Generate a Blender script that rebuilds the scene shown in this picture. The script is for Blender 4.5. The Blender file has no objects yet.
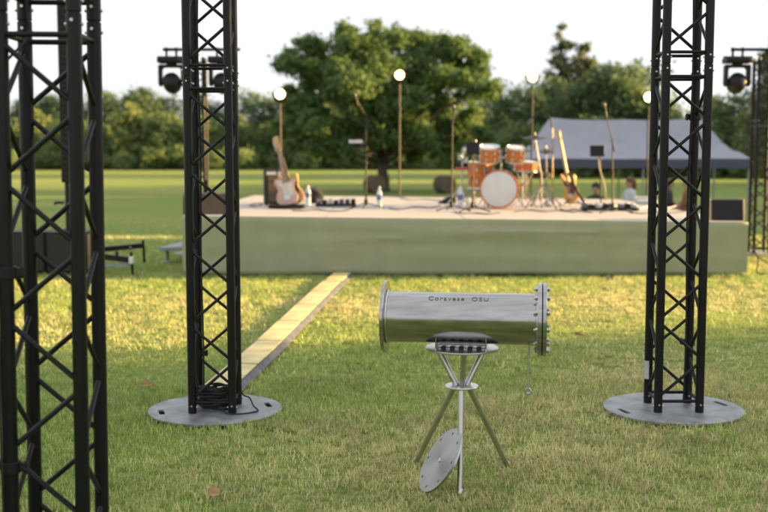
import bpy, bmesh, math, random
import numpy as np
from mathutils import Vector, Matrix
R = math.radians
sc = bpy.context.scene
C = sc.collection
random.seed(7)

# ------------------------------------------------------------------ camera, sky, sun, exposure
CAMH, TILT, FPX = 1.48, R(5.25), 1066.7
cam_d = bpy.data.cameras.new('camera'); cam = bpy.data.objects.new('camera', cam_d); C.objects.link(cam)
cam.location = (0, 0, CAMH); cam.rotation_euler = (R(90) - TILT, 0, 0)
cam_d.lens = 50.0; cam_d.sensor_width = 36.0; cam_d.clip_start = 0.05; cam_d.clip_end = 3000
cam_d.dof.use_dof = True; cam_d.dof.focus_distance = 5.3; cam_d.dof.aperture_fstop = 2.2
sc.camera = cam

SUN_EL, SUN_AZ = R(10.0), R(83.0)     # azimuth clockwise from +Y (the view direction): low sun beyond the right side
w = bpy.data.worlds.new('World'); sc.world = w; w.use_nodes = True
nt = w.node_tree; bg = nt.nodes['Background']
sky = nt.nodes.new('ShaderNodeTexSky'); sky.sky_type = 'NISHITA'; sky.sun_disc = False
sky.sun_elevation = SUN_EL; sky.sun_rotation = SUN_AZ; sky.air_density = 1.0; sky.dust_density = 2.5; sky.ozone_density = 1.0
hsv = nt.nodes.new('ShaderNodeHueSaturation'); hsv.inputs['Saturation'].default_value = 0.22
veil = nt.nodes.new('ShaderNodeMix'); veil.data_type = 'RGBA'; veil.inputs[0].default_value = 0.82    # thin even haze over the whole sky
veil.inputs[7].default_value = (2.88, 2.92, 3.02, 1)
nt.links.new(sky.outputs[0], hsv.inputs['Color']); nt.links.new(hsv.outputs[0], veil.inputs[6]); nt.links.new(veil.outputs[2], bg.inputs['Color'])
bg.inputs['Strength'].default_value = 0.090
sun_d = bpy.data.lights.new('sun', 'SUN'); sun = bpy.data.objects.new('sun', sun_d); C.objects.link(sun)
sun_d.energy = 5.0; sun_d.angle = R(0.6); sun_d.color = (1.0, 0.65, 0.25)
sv = Vector((math.sin(SUN_AZ) * math.cos(SUN_EL), math.cos(SUN_AZ) * math.cos(SUN_EL), math.sin(SUN_EL)))
sun.rotation_euler = sv.to_track_quat('Z', 'Y').to_euler(); sun.location = sv * 60
sc.view_settings.view_transform = 'Standard'; sc.view_settings.look = 'None'
sc.view_settings.exposure = 2.03; sc.view_settings.gamma = 1.0; sc.view_settings.use_curve_mapping = False

# ------------------------------------------------------------------ geometry of the place
def ss(a, b, t):
    t = np.clip((t - a) / (b - a), 0, 1); return t * t * (3 - 2 * t)
def gz(x, y):
    x = np.asarray(x, float); y = np.asarray(y, float)
    z = -0.9 * ss(18, 34, y)
    z = z + 0.0205 * np.clip(x - 1.7, -3.5, 0) * (1 - ss(8, 12, y))
    return z
def ray(px, py):
    u = (px - 384) / FPX; v = (256 - py) / FPX
    return np.array((u, math.cos(TILT) + v * math.sin(TILT), -math.sin(TILT) + v * math.cos(TILT)))
def P(px, py, Y):                       # point of that pixel at distance Y
    d = ray(px, py); return Vector(np.array((0, 0, CAMH)) + d * (Y / d[1]))
def G(px, py):                          # on the lawn
    d = ray(px, py); z = 0.0
    for _ in range(30):
        t = (z - CAMH) / d[2]; z = float(gz(d[0] * t, d[1] * t))
    return Vector((d[0] * t, d[1] * t, z))
def stz(x): return 0.756 - 0.081 * (x + 2.54) / 7.13
def S(px, py):                          # on the stage deck
    d = ray(px, py); z = 0.72
    for _ in range(20):
        t = (z - CAMH) / d[2]; z = stz(d[0] * t)
    return Vector((d[0] * t, d[1] * t, z))
def SY(px, Y):                          # on the deck at distance Y under column px
    x = (px - 384) / FPX * Y; return Vector((x, Y, stz(x)))

# ------------------------------------------------------------------ materials
MATS = {}
def M(name, col, rough=0.5, metal=0.0, var=0.12, scale=9.0, bump=0.0, bscale=60.0, spec=0.5, stretch=None, rvar=0.08, sheen=0.0):
    if name in MATS: return MATS[name]
    m = bpy.data.materials.new(name); m.use_nodes = True
    n = m.node_tree.nodes; l = m.node_tree.links; p = n['Principled BSDF']
    tc = n.new('ShaderNodeTexCoord'); mp = n.new('ShaderNodeMapping')
    if stretch: mp.inputs['Scale'].default_value = stretch
    l.new(tc.outputs['Object'], mp.inputs['Vector'])
    nz = n.new('ShaderNodeTexNoise'); nz.inputs['Scale'].default_value = scale; nz.inputs['Detail'].default_value = 6
    l.new(mp.outputs[0], nz.inputs['Vector'])
    mr = n.new('ShaderNodeMapRange'); mr.inputs[1].default_value = 0.3; mr.inputs[2].default_value = 0.7
    mr.inputs[3].default_value = 1 - var; mr.inputs[4].default_value = 1 + var
    l.new(nz.outputs['Fac'], mr.inputs[0])
    mx = n.new('ShaderNodeVectorMath'); mx.operation = 'SCALE'; mx.inputs[0].default_value = col
    l.new(mr.outputs[0], mx.inputs['Scale']); l.new(mx.outputs[0], p.inputs['Base Color'])
    r2 = n.new('ShaderNodeMapRange'); r2.inputs[3].default_value = max(0.02, rough - rvar); r2.inputs[4].default_value = min(1, rough + rvar)
    l.new(nz.outputs['Fac'], r2.inputs[0]); l.new(r2.outputs[0], p.inputs['Roughness'])
    p.inputs['Metallic'].default_value = metal; p.inputs['Specular IOR Level'].default_value = spec
    if bump:
        nb = n.new('ShaderNodeTexNoise'); nb.inputs['Scale'].default_value = bscale; nb.inputs['Detail'].default_value = 4
        l.new(mp.outputs[0], nb.inputs['Vector'])
        b = n.new('ShaderNodeBump'); b.inputs['Strength'].default_value = bump; b.inputs['Distance'].default_value = 0.01
        l.new(nb.outputs['Fac'], b.inputs['Height']); l.new(b.outputs[0], p.inputs['Normal'])
    MATS[name] = m; return m
def emit(name, col, s):
    m = bpy.data.materials.new(name); m.use_nodes = True; p = m.node_tree.nodes['Principled BSDF']
    p.inputs['Base Color'].default_value = (*col, 1); p.inputs['Emission Color'].default_value = (*col, 1); p.inputs['Emission Strength'].default_value = s
    return m
def leafmat(name, rough=0.55, trans=0.35, spec=0.3, attr='tint', hue=None):
    m = bpy.data.materials.new(name); m.use_nodes = True
    n = m.node_tree.nodes; l = m.node_tree.links; p = n['Principled BSDF']; out = n['Material Output']
    a = n.new('ShaderNodeAttribute'); a.attribute_name = attr
    col = a.outputs['Color']
    oi = n.new('ShaderNodeObjectInfo'); h = n.new('ShaderNodeHueSaturation')
    mr = n.new('ShaderNodeMapRange'); mr.inputs[3].default_value = 0.8; mr.inputs[4].default_value = 1.2
    l.new(oi.outputs['Random'], mr.inputs[0]); l.new(mr.outputs[0], h.inputs['Value']); l.new(col, h.inputs['Color']); col = h.outputs[0]
    l.new(col, p.inputs['Base Color']); p.inputs['Roughness'].default_value = rough; p.inputs['Specular IOR Level'].default_value = spec
    t = n.new('ShaderNodeBsdfTranslucent'); l.new(col, t.inputs['Color'])
    mx = n.new('ShaderNodeMixShader'); mx.inputs[0].default_value = trans
    l.new(p.outputs[0], mx.inputs[1]); l.new(t.outputs[0], mx.inputs[2]); l.new(mx.outputs[0], out.inputs['Surface'])
    return m

black = M('black_powder_coat', (0.0042, 0.0044, 0.0052), 0.40, 0, 0.3, 30, 0.06, 220, spec=0.32)
blackp = M('black_plastic', (0.006, 0.006, 0.0065), 0.5, 0, 0.2, 30, spec=0.35)
rubber = M('black_rubber', (0.012, 0.012, 0.012), 0.75, 0, 0.2, 40, 0.1, 100)
steel = M('brushed_stainless', (0.41, 0.405, 0.40), 0.20, 1.0, 0.20, 4, 0.02, 30, stretch=(.5, 12, 12), rvar=0.10)
steelv = M('stainless_tube', (0.60, 0.59, 0.58), 0.34, 1.0, 0.12, 14, 0.02, 120)
polish = M('polished_stainless', (0.60, 0.595, 0.59), 0.30, 1.0, 0.06, 8, 0, rvar=0.04)
chrome = M('chrome', (0.55, 0.55, 0.55), 0.25, 1.0, 0.05, 12)
galv = M('galvanised_plate', (0.27, 0.28, 0.295), 0.5, 0.3, 0.42, 7, 0.12, 50, rvar=0.2)
greyp = M('grey_plastic', (0.16, 0.165, 0.18), 0.6, 0, 0.15, 12)
palegrey = M('pale_grey_paint', (0.30, 0.32, 0.36), 0.55, 0, 0.12, 10)
white = M('white_plastic', (0.72, 0.72, 0.70), 0.45, 0, 0.06, 8)
silver = M('silver_label', (0.55, 0.57, 0.60), 0.35, 0.3, 0.1, 20)
standm = M('stand_chrome', (0.26, 0.25, 0.24), 0.38, 1.0, 0.08, 12)
brass = M('brass_fittings', (0.55, 0.38, 0.14), 0.3, 1.0, 0.1, 20)
deckm = M('deck_plywood', (0.45, 0.41, 0.37), 0.7, 0, 0.16, 5, 0.15, 40, stretch=(1, 6, 1))
drapem = M('olive_drape', (0.315, 0.335, 0.215), 0.85, 0, 0.06, 3, 0.1, 160)
yellow = M('yellow_lid', (0.62, 0.53, 0.25), 0.6, 0, 0.26, 6, 0.1, 60, rvar=0.1)
rampm = M('dark_ramp_rubber', (0.115, 0.12, 0.135), 0.7, 0, 0.25, 9, 0.15, 60)
woodp = M('speaker_wood', (0.42, 0.28, 0.15), 0.5, 0, 0.2, 8, stretch=(1, 1, 8))
brownbox = M('brown_box', (0.085, 0.058, 0.038), 0.65, 0, 0.2, 12)
orange = M('orange_lacquer', (0.55, 0.17, 0.03), 0.25, 0, 0.3, 14, stretch=(6, 6, 1))
head = M('drum_head', (0.66, 0.66, 0.65), 0.55, 0, 0.06, 5)
maple = M('maple_neck', (0.55, 0.33, 0.13), 0.35, 0, 0.2, 10, stretch=(8, 8, 1))
rosew = M('brown_fretboard', (0.30, 0.16, 0.075), 0.5, 0, 0.2, 10)
pink = M('shell_pink_lacquer', (0.50, 0.33, 0.29), 0.3, 0, 0.05, 5)
amber = M('amber_lacquer', (0.58, 0.36, 0.10), 0.25, 0, 0.15, 6)
cream = M('cream_pickguard', (0.62, 0.58, 0.50), 0.4, 0, 0.05, 8)
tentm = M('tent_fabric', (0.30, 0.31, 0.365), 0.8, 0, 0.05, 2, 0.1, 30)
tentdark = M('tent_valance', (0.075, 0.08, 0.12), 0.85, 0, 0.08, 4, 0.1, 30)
hay = M('hay', (0.11, 0.088, 0.055), 0.95, 0, 0.35, 9, 0.6, 30)
redm = M('red_plastic', (0.42, 0.06, 0.08), 0.4, 0, 0.1, 9)
cloth = M('black_cloth', (0.018, 0.018, 0.022), 0.9, 0, 0.3, 12, 0.3, 40)
tolex = M('amp_tolex', (0.022, 0.02, 0.019), 0.7, 0, 0.2, 30, 0.2, 120)
grillb = M('amp_grille', (0.10, 0.075, 0.045), 0.8, 0, 0.3, 60)
bluel = M('blue_label', (0.10, 0.16, 0.36), 0.5, 0, 0.3, 30)
deadleaf = M('dead_leaf', (0.36, 0.23, 0.11), 0.8, 0, 0.3, 30)
barkm = M('bark', (0.10, 0.082, 0.062), 0.9, 0, 0.3, 4, 0.6, 14, stretch=(3, 3, 0.6))
palebark = M('pale_bark', (0.30, 0.27, 0.22), 0.9, 0, 0.25, 4, 0.4, 14, stretch=(3, 3, 0.6))
skin = M('skin', (0.42, 0.25, 0.18), 0.5, 0, 0.08, 8)
hairb = M('brown_hair', (0.11, 0.05, 0.028), 0.55, 0, 0.3, 40)
haird = M('dark_hair', (0.016, 0.013, 0.012), 0.5, 0, 0.3, 40)
shirtw = M('white_shirt', (0.55, 0.56, 0.60), 0.85, 0, 0.06, 8)
shirtd = M('dark_shirt', (0.03, 0.032, 0.04), 0.85, 0, 0.1, 8)
jeans = M('blue_jeans', (0.05, 0.07, 0.12), 0.85, 0, 0.2, 20)
lens = emit('lamp_bulb', (1.0, 0.80, 0.52), 4.0)
reflm = M('lamp_reflector', (.85, .72, .5), .45, 0, .03)
engr = M('engraved_letters', (0.15, 0.15, 0.165), 0.5, 0.6, 0.1, 30)
bottlem = bpy.data.materials.new('clear_bottle'); bottlem.use_nodes = True
_p = bottlem.node_tree.nodes['Principled BSDF']; _p.inputs['Base Color'].default_value = (0.86, 0.92, 0.96, 1); _p.inputs['Roughness'].default_value = 0.12
_p.inputs['Transmission Weight'].default_value = 0.55; _p.inputs['IOR'].default_value = 1.33
leafm = leafmat('foliage', 0.55, 0.42, 0.25); grassm = leafmat('grass_blades', 0.6, 0.3, 0.25)

# ------------------------------------------------------------------ mesh helpers
class MB:
    def __init__(s): s.v = []; s.f = []; s.m = []; s.mi = 0
    def add(s, vs, fs):
        o = len(s.v); s.v += [tuple(p) for p in vs]
        for f in fs: s.f.append([i + o for i in f]); s.m.append(s.mi)
        return s
    def box(s, c, d, rz=0.0, rot=None):
        h = [x / 2 for x in d]; m = rot if rot is not None else Matrix.Rotation(rz, 3, 'Z')
        vs = [Vector(c) + m @ Vector((i * h[0], j * h[1], k * h[2])) for i in (-1, 1) for j in (-1, 1) for k in (-1, 1)]
        return s.add(vs, [(0, 1, 3, 2), (4, 6, 7, 5), (0, 4, 5, 1), (2, 3, 7, 6), (0, 2, 6, 4), (1, 5, 7, 3)])
    def poly(s, pts, r, n=10, cap=True):            # tube along a path; r number or list
        pts = [Vector(p) for p in pts]; k = len(pts)
        rs = r if isinstance(r, (list, tuple)) else [r] * k
        rings = []; up = None
        for i, p in enumerate(pts):
            t = (pts[min(i + 1, k - 1)] - pts[max(i - 1, 0)]).normalized()
            if up is None:
                up = t.orthogonal().normalized()
            else:
                up = (up - t * up.dot(t)); up = up.normalized() if up.length > 1e-6 else t.orthogonal().normalized()
            b = t.cross(up)
            rings.append([p + (up * math.cos(2 * math.pi * j / n) + b * math.sin(2 * math.pi * j / n)) * rs[i] for j in range(n)])
        vs = [q for rg in rings for q in rg]; fs = []
        for i in range(k - 1):
            for j in range(n):
                fs.append((i * n + j, i * n + (j + 1) % n, (i + 1) * n + (j + 1) % n, (i + 1) * n + j))
        if cap: fs.append(tuple(range(n))[::-1]); fs.append(tuple((k - 1) * n + j for j in range(n)))
        return s.add(vs, fs)
    def tube(s, a, b, r, r2=None, n=12): return s.poly([a, b], [r, r if r2 is None else r2], n)
    def lathe(s, prof, o, ax=(0, 0, 1), n=28):      # prof: (radius, along) ; closed at r=0 ends or capped
        o = Vector(o); ax = Vector(ax).normalized(); u = ax.orthogonal().normalized(); b = ax.cross(u)
        k = len(prof); vs = []; fs = []
        for r, h in prof:
            for j in range(n):
                a = 2 * math.pi * j / n; vs.append(o + ax * h + (u * math.cos(a) + b * math.sin(a)) * r)
        for i in range(k - 1):
            for j in range(n): fs.append((i * n + j, i * n + (j + 1) % n, (i + 1) * n + (j + 1) % n, (i + 1) * n + j))
        if prof[0][0] > 0: fs.append(tuple(range(n))[::-1])
        if prof[-1][0] > 0: fs.append(tuple((k - 1) * n + j for j in range(n)))
        return s.add(vs, fs)
    def extrude(s, pts, o, ux, uy, th):             # flat outline pts in (ux,uy) through o, thickness th along the normal (centred)
        o = Vector(o); ux = Vector(ux); uy = Vector(uy); nn = ux.cross(uy).normalized() * (th / 2); n = len(pts)
        A = [o + ux * p[0] + uy * p[1] - nn for p in pts]; B = [o + ux * p[0] + uy * p[1] + nn for p in pts]
        return s.add(A + B, [tuple(range(n))[::-1], tuple(range(n, 2 * n))] + [(i, (i + 1) % n, n + (i + 1) % n, n + i) for i in range(n)])
    def ball(s, c, r, nu=12, nv=8):
        rr = r if isinstance(r, (tuple, list)) else (r, r, r); c = Vector(c); vs = []; fs = []
        for i in range(nv + 1):
            th = math.pi * i / nv
            for j in range(nu):
                a = 2 * math.pi * j / nu
                vs.append(c + Vector((rr[0] * math.sin(th) * math.cos(a), rr[1] * math.sin(th) * math.sin(a), rr[2] * math.cos(th))))
        for i in range(nv):
            for j in range(nu): fs.append((i * nu + j, (i + 1) * nu + j, (i + 1) * nu + (j + 1) % nu, i * nu + (j + 1) % nu))
        return s.add(vs, fs)
def catmull(pts, k=5, closed=True):
    n = len(pts); out = []
    for i in range(n if closed else n - 1):
        g = lambda j: np.array(pts[j % n] if closed else pts[min(max(j, 0), n - 1)], float)
        p0, p1, p2, p3 = g(i - 1), g(i), g(i + 1), g(i + 2)
        for q in range(k):
            t = q / k
            out.append(tuple(0.5 * ((2 * p1) + (-p0 + p2) * t + (2 * p0 - 5 * p1 + 4 * p2 - p3) * t * t + (-p0 + 3 * p1 - 3 * p2 + p3) * t ** 3)))
    if not closed: out.append(tuple(pts[-1]))
    return out

def tag(o, label, cat, group=None, kind=None):
    if label: o['label'] = label
    if cat: o['category'] = cat
    if group: o['group'] = group
    if kind: o['kind'] = kind
    return o
def thing(name, loc, label, cat, group=None):
    o = bpy.data.objects.new(name, None); C.objects.link(o); o.location = loc; o.empty_display_size = 0.1
    return tag(o, label, cat, group)
def mesh(mb, name, mats, off=(0, 0, 0), angle=38):
    me = bpy.data.meshes.new(name); ox, oy, oz = off
    me.from_pydata([(x - ox, y - oy, z - oz) for x, y, z in mb.v], [], mb.f)
    if not isinstance(mats, (list, tuple)): mats = [mats]
    for m in mats: me.materials.append(m)
    me.polygons.foreach_set('use_smooth', [True] * len(me.polygons))
    if len(mats) > 1: me.polygons.foreach_set('material_index', mb.m)
    bm = bmesh.new(); bm.from_mesh(me); bmesh.ops.remove_doubles(bm, verts=bm.verts, dist=1e-5); bmesh.ops.recalc_face_normals(bm, faces=bm.faces); bm.to_mesh(me); bm.free()
    me.set_sharp_from_angle(angle=R(angle)); me.update()
    return me
def root_of(o):
    while o.parent: o = o.parent
    return o
def part(name, mb, mat, parent=None, bevel=0.0, off=None, label=None, angle=38):
    """mb in world coordinates (or local with off given)"""
    if off is None: off = tuple(root_of(parent).location) if parent else (0, 0, 0)
    me = mesh(mb, name, mat, off, angle)
    o = bpy.data.objects.new(name, me); C.objects.link(o)
    if parent: o.parent = parent
    if bevel:
        b = o.modifiers.new('bevel', 'BEVEL'); b.width = bevel; b.segments = 2; b.limit_method = 'ANGLE'; b.angle_limit = R(40)
    if label: o['label'] = label
    return o
def solo(name, mb, mat, loc, label, cat, group=None, bevel=0.0, kind=None):
    o = part(name, mb, mat, None, bevel, off=tuple(loc)); o.location = loc
    return tag(o, label, cat, group, kind)
def copy_tree(o, parent=None):
    c = o.copy(); C.objects.link(c); c.parent = parent
    for ch in list(o.children): copy_tree(ch, c)
    return c
def curve_mesh(splines, extrude, name):
    """filled outlines (first outer, rest holes) in XY, extruded in Z, as a mesh"""
    cu = bpy.data.curves.new(name, 'CURVE'); cu.dimensions = '2D'; cu.fill_mode = 'BOTH'; cu.extrude = extrude
    for pts in splines:
        s = cu.splines.new('POLY'); s.points.add(len(pts) - 1); s.use_cyclic_u = True
        for q, p in zip(s.points, pts): q.co = (p[0], p[1], 0, 1)
    ob = bpy.data.objects.new(name, cu); C.objects.link(ob); dg = bpy.context.evaluated_depsgraph_get()
    me = bpy.data.meshes.new_from_object(ob.evaluated_get(dg)); bpy.data.objects.remove(ob); bpy.data.curves.remove(cu)
    return me
def circle(r, n=48, c=(0, 0), ph=0): return [(c[0] + r * math.cos(2 * math.pi * i / n + ph), c[1] + r * math.sin(2 * math.pi * i / n + ph)) for i in range(n)]

# value noise for the lawn
_rng = np.random.default_rng(3); _grid = _rng.random((256, 256))
def vnoise(x, y):
    xi = np.floor(x).astype(int); yi = np.floor(y).astype(int); fx = x - xi; fy = y - yi
    fx = fx * fx * (3 - 2 * fx); fy = fy * fy * (3 - 2 * fy)
    g = lambda a, b: _grid[a % 256, b % 256]
    return (g(xi, yi) * (1 - fx) + g(xi + 1, yi) * fx) * (1 - fy) + (g(xi, yi + 1) * (1 - fx) + g(xi + 1, yi + 1) * fx) * fy
def fbm(x, y, o=4):
    s = 0; a = 0.5; t = 0
    for i in range(o): s = s + a * vnoise(x * 2 ** i + 17 * i, y * 2 ** i + 31 * i); t += a; a *= 0.5
    return s / t

# ------------------------------------------------------------------ ground
def axis(fine, lo, hi, step, far, growth=1.18):
    a = list(np.arange(lo, hi, step)); s = step; x = a[-1]
    while x < far: s *= growth; x += s; a.append(x)
    s = step; x = a[0]; pre = []
    while x > -far * (1 if fine else 0.1): s *= growth; x -= s; pre.append(x)
    return np.array(pre[::-1] + a)
xs = axis(True, -9, 9, 0.3, 900); ys = axis(False, 1, 40, 0.3, 1200)
X, Y = np.meshgrid(xs, ys); Z = gz(X, Y) + 0.02 * (fbm(X * 0.7, Y * 0.7) - 0.5) * (Y < 60)
Z -= 0.02
nx, ny = len(xs), len(ys)
gm = bpy.data.meshes.new('lawn'); V = np.stack([X, Y, Z], -1).reshape(-1, 3)
gm.from_pydata(V.tolist(), [], [(j * nx + i, j * nx + i + 1, (j + 1) * nx + i + 1, (j + 1) * nx + i) for j in range(ny - 1) for i in range(nx - 1)])
gm.polygons.foreach_set('use_smooth', [True] * len(gm.polygons))
lawn = bpy.data.objects.new('lawn', gm); C.objects.link(lawn); lawn['kind'] = 'structure'; lawn['label'] = 'short patchy lawn running out into the field'
m = bpy.data.materials.new('turf'); m.use_nodes = True; n = m.node_tree.nodes; l = m.node_tree.links; p = n['Principled BSDF']
tc = n.new('ShaderNodeTexCoord')
def noise(scale, detail, stretch):
    mp = n.new('ShaderNodeMapping'); mp.inputs['Scale'].default_value = stretch; l.new(tc.outputs['Object'], mp.inputs['Vector'])
    z = n.new('ShaderNodeTexNoise'); z.inputs['Scale'].default_value = scale; z.inputs['Detail'].default_value = detail; l.new(mp.outputs[0], z.inputs['Vector']); return z.outputs['Fac']
def ramp(fac, stops):
    r = n.new('ShaderNodeValToRGB'); e = r.color_ramp.elements
    while len(e) < len(stops): e.new(0.5)
    for q, (pos, c) in zip(e, stops): q.position = pos; q.color = (*c, 1)
    l.new(fac, r.inputs[0]); return r.outputs[0]
big = ramp(noise(0.09, 5, (0.45, 1, 1)), [(0.3, (0.17, 0.25, 0.065)), (0.5, (0.225, 0.285, 0.08)), (0.72, (0.33, 0.32, 0.12))])
fine = ramp(noise(22.0, 8, (1, 1, 1)), [(0.25, (0.6, 0.58, 0.55)), (0.5, (0.95, 0.95, 0.9)), (0.75, (1.5, 1.4, 1.25))])
mx = n.new('ShaderNodeMix'); mx.data_type = 'RGBA'; mx.blend_type = 'MULTIPLY'; mx.inputs[0].default_value = 1.0
l.new(big, mx.inputs[6]); l.new(fine, mx.inputs[7]); l.new(mx.outputs[2], p.inputs['Base Color'])
p.inputs['Roughness'].default_value = 0.95; p.inputs['Specular IOR Level'].default_value = 0.1
b = n.new('ShaderNodeBump'); b.inputs['Strength'].default_value = 0.6; b.inputs['Distance'].default_value = 0.08
l.new(noise(30.0, 8, (1, 1, 1)), b.inputs['Height']); l.new(b.outputs[0], p.inputs['Normal'])
gm.materials.append(m)

# ------------------------------------------------------------------ key positions
PL = P(212.5, 415, 6.29); PL.z = float(gz(PL.x, PL.y + .12)); TL = Vector((PL.x, 6.29 + 0.12, PL.z))
PR = G(678.5, 414); TR = Vector((PR.x, PR.y + 0.12, float(gz(PR.x, PR.y + .12))))
TN = Vector((-1.142, 3.517 + 0.12, 0)); TN.z = float(gz(TN.x, TN.y))
SX0, SX1, SY0, SY1 = -2.54, 4.59, 13.47, 20.9
RAMP = [Vector((-1.11 + 0.585 * i / 7, 6.72 + 6.70 * i / 7, 0)) for i in range(8)]
PLATE_R = 0.405

# ------------------------------------------------------------------ grass
def grass():
    rng = np.random.default_rng(11)
    def zone(nt, y0, y1, per, spread, hmin, hmax, wid, segs):
        # tuft centres uniform over the wedge of lawn the lens (and a step aside) can see
        ty = np.sqrt(rng.random(nt) * (y1 ** 2 - y0 ** 2) + y0 ** 2) if y1 < 20 else y0 + (y1 - y0) * rng.random(nt) ** 1.3
        hw = 0.40 * ty + 1.0
        tx = (rng.random(nt) * 2 - 1) * hw
        x = np.repeat(tx, per) + rng.normal(0, spread, nt * per); y = np.repeat(ty, per) + rng.normal(0, spread, nt * per)
        tc = np.repeat(rng.random(nt), per); N = nt * per
        keep = np.ones(N, bool)
        for c in (TL, TR, TN): keep &= (x - c.x) ** 2 + (y - c.y) ** 2 > (PLATE_R - .012) ** 2
        keep &= ~((x > SX0 - 0.02) & (x < SX1 + .02) & (y > SY0 + 0.05) & (y < SY1))
        for a, b in zip(RAMP[:-1], RAMP[1:]):
            t = np.clip((y - a.y) / (b.y - a.y), 0, 1); cx = a.x + (b.x - a.x) * t
            keep &= ~((np.abs(x - cx) < 0.150) & (y > a.y - .01) & (y < b.y))
        dens = fbm(x * 2.3 + 5, y * 2.3 + 9, 4)
        keep &= rng.random(N) < np.clip(0.42 + 2.2 * (dens - 0.3), 0.34, 1)
        x, y, tc, dens = x[keep], y[keep], tc[keep], dens[keep]; N = len(x)
        long = fbm(x * 1.1 + 40, y * 1.1, 3)
        h = (hmin + (hmax - hmin) * rng.random(N) ** 1.6) * np.clip(0.45 + 1.1 * long, 0.5, 1.4)
        az = rng.random(N) * 6.283; lean = 0.25 + 0.9 * rng.random(N)
        # dry or green, plus the sunlit strip's gold put into the blade colour
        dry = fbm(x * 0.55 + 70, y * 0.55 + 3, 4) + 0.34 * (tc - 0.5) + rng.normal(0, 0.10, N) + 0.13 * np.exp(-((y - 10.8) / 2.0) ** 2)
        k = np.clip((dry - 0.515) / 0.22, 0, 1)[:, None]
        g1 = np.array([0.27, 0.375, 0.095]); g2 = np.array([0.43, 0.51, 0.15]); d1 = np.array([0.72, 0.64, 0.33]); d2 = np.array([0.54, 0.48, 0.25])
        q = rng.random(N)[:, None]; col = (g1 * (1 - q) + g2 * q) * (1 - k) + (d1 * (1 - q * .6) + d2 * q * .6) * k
        col *= ((0.65 + 0.7 * rng.random(N)) * (0.8 + 0.4 * fbm(x * 6, y * 6, 2)))[:, None]
        lean = lean + 0.7 * k[:, 0] * rng.random(N)
        z = gz(x, y) - 0.012
        px_, py_ = np.cos(az), np.sin(az); wx, wy = -py_, px_
        ww = wid * (0.6 + 0.8 * rng.random(N)) / 2
        lo = np.stack([x, y, z], -1); W = np.stack([wx * ww, wy * ww, 0 * ww], -1)
        tip = lo + np.stack([px_ * h * np.sin(lean), py_ * h * np.sin(lean), h * np.cos(lean) * 1.05 + 0.004], -1)
        if segs == 1:
            vs = np.stack([lo - W, lo + W, tip], 1).reshape(-1, 3); i = np.arange(N)[:, None] * 3
            f = (i + np.array([[0, 1, 2]])).reshape(-1, 3); c = np.repeat(col, 3, 0)
        else:
            mid = lo + np.stack([px_ * h * .28 * np.sin(lean), py_ * h * .28 * np.sin(lean), h * .62 * np.cos(lean * .5)], -1)
            vs = np.stack([lo - W, lo + W, mid + W * .8, mid - W * .8, tip], 1).reshape(-1, 3); i = np.arange(N)[:, None, None] * 5
            f = (i + np.array([[[0, 1, 2], [0, 2, 3], [3, 2, 4]]])).reshape(-1, 3); c = np.repeat(col, 5, 0)
        return vs, f, c
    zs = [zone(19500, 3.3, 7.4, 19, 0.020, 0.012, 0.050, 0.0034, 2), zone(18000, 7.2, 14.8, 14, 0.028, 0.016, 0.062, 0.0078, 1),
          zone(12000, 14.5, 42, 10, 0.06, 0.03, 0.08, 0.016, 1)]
    o = 0; Vs = []; Fs = []; Cs = []
    for v, f, c in zs: Vs.append(v); Fs.append(f + o); Cs.append(c); o += len(v)
    v = np.concatenate(Vs); f = np.concatenate(Fs); c = np.concatenate(Cs)
    me = bpy.data.meshes.new('grass'); me.vertices.add(len(v)); me.vertices.foreach_set('co', v.ravel())
    me.loops.add(f.size); me.loops.foreach_set('vertex_index', f.ravel().astype(np.int32))
    me.polygons.add(len(f)); me.polygons.foreach_set('loop_start', np.arange(0, f.size, 3, dtype=np.int32))
    me.update(calc_edges=True)
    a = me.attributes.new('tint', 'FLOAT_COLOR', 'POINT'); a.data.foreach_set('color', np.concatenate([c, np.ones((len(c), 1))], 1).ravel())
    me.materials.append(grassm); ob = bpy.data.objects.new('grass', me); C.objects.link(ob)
    tag(ob, 'short green and straw coloured grass covering the lawn', 'grass', kind='stuff')
grass()

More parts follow.
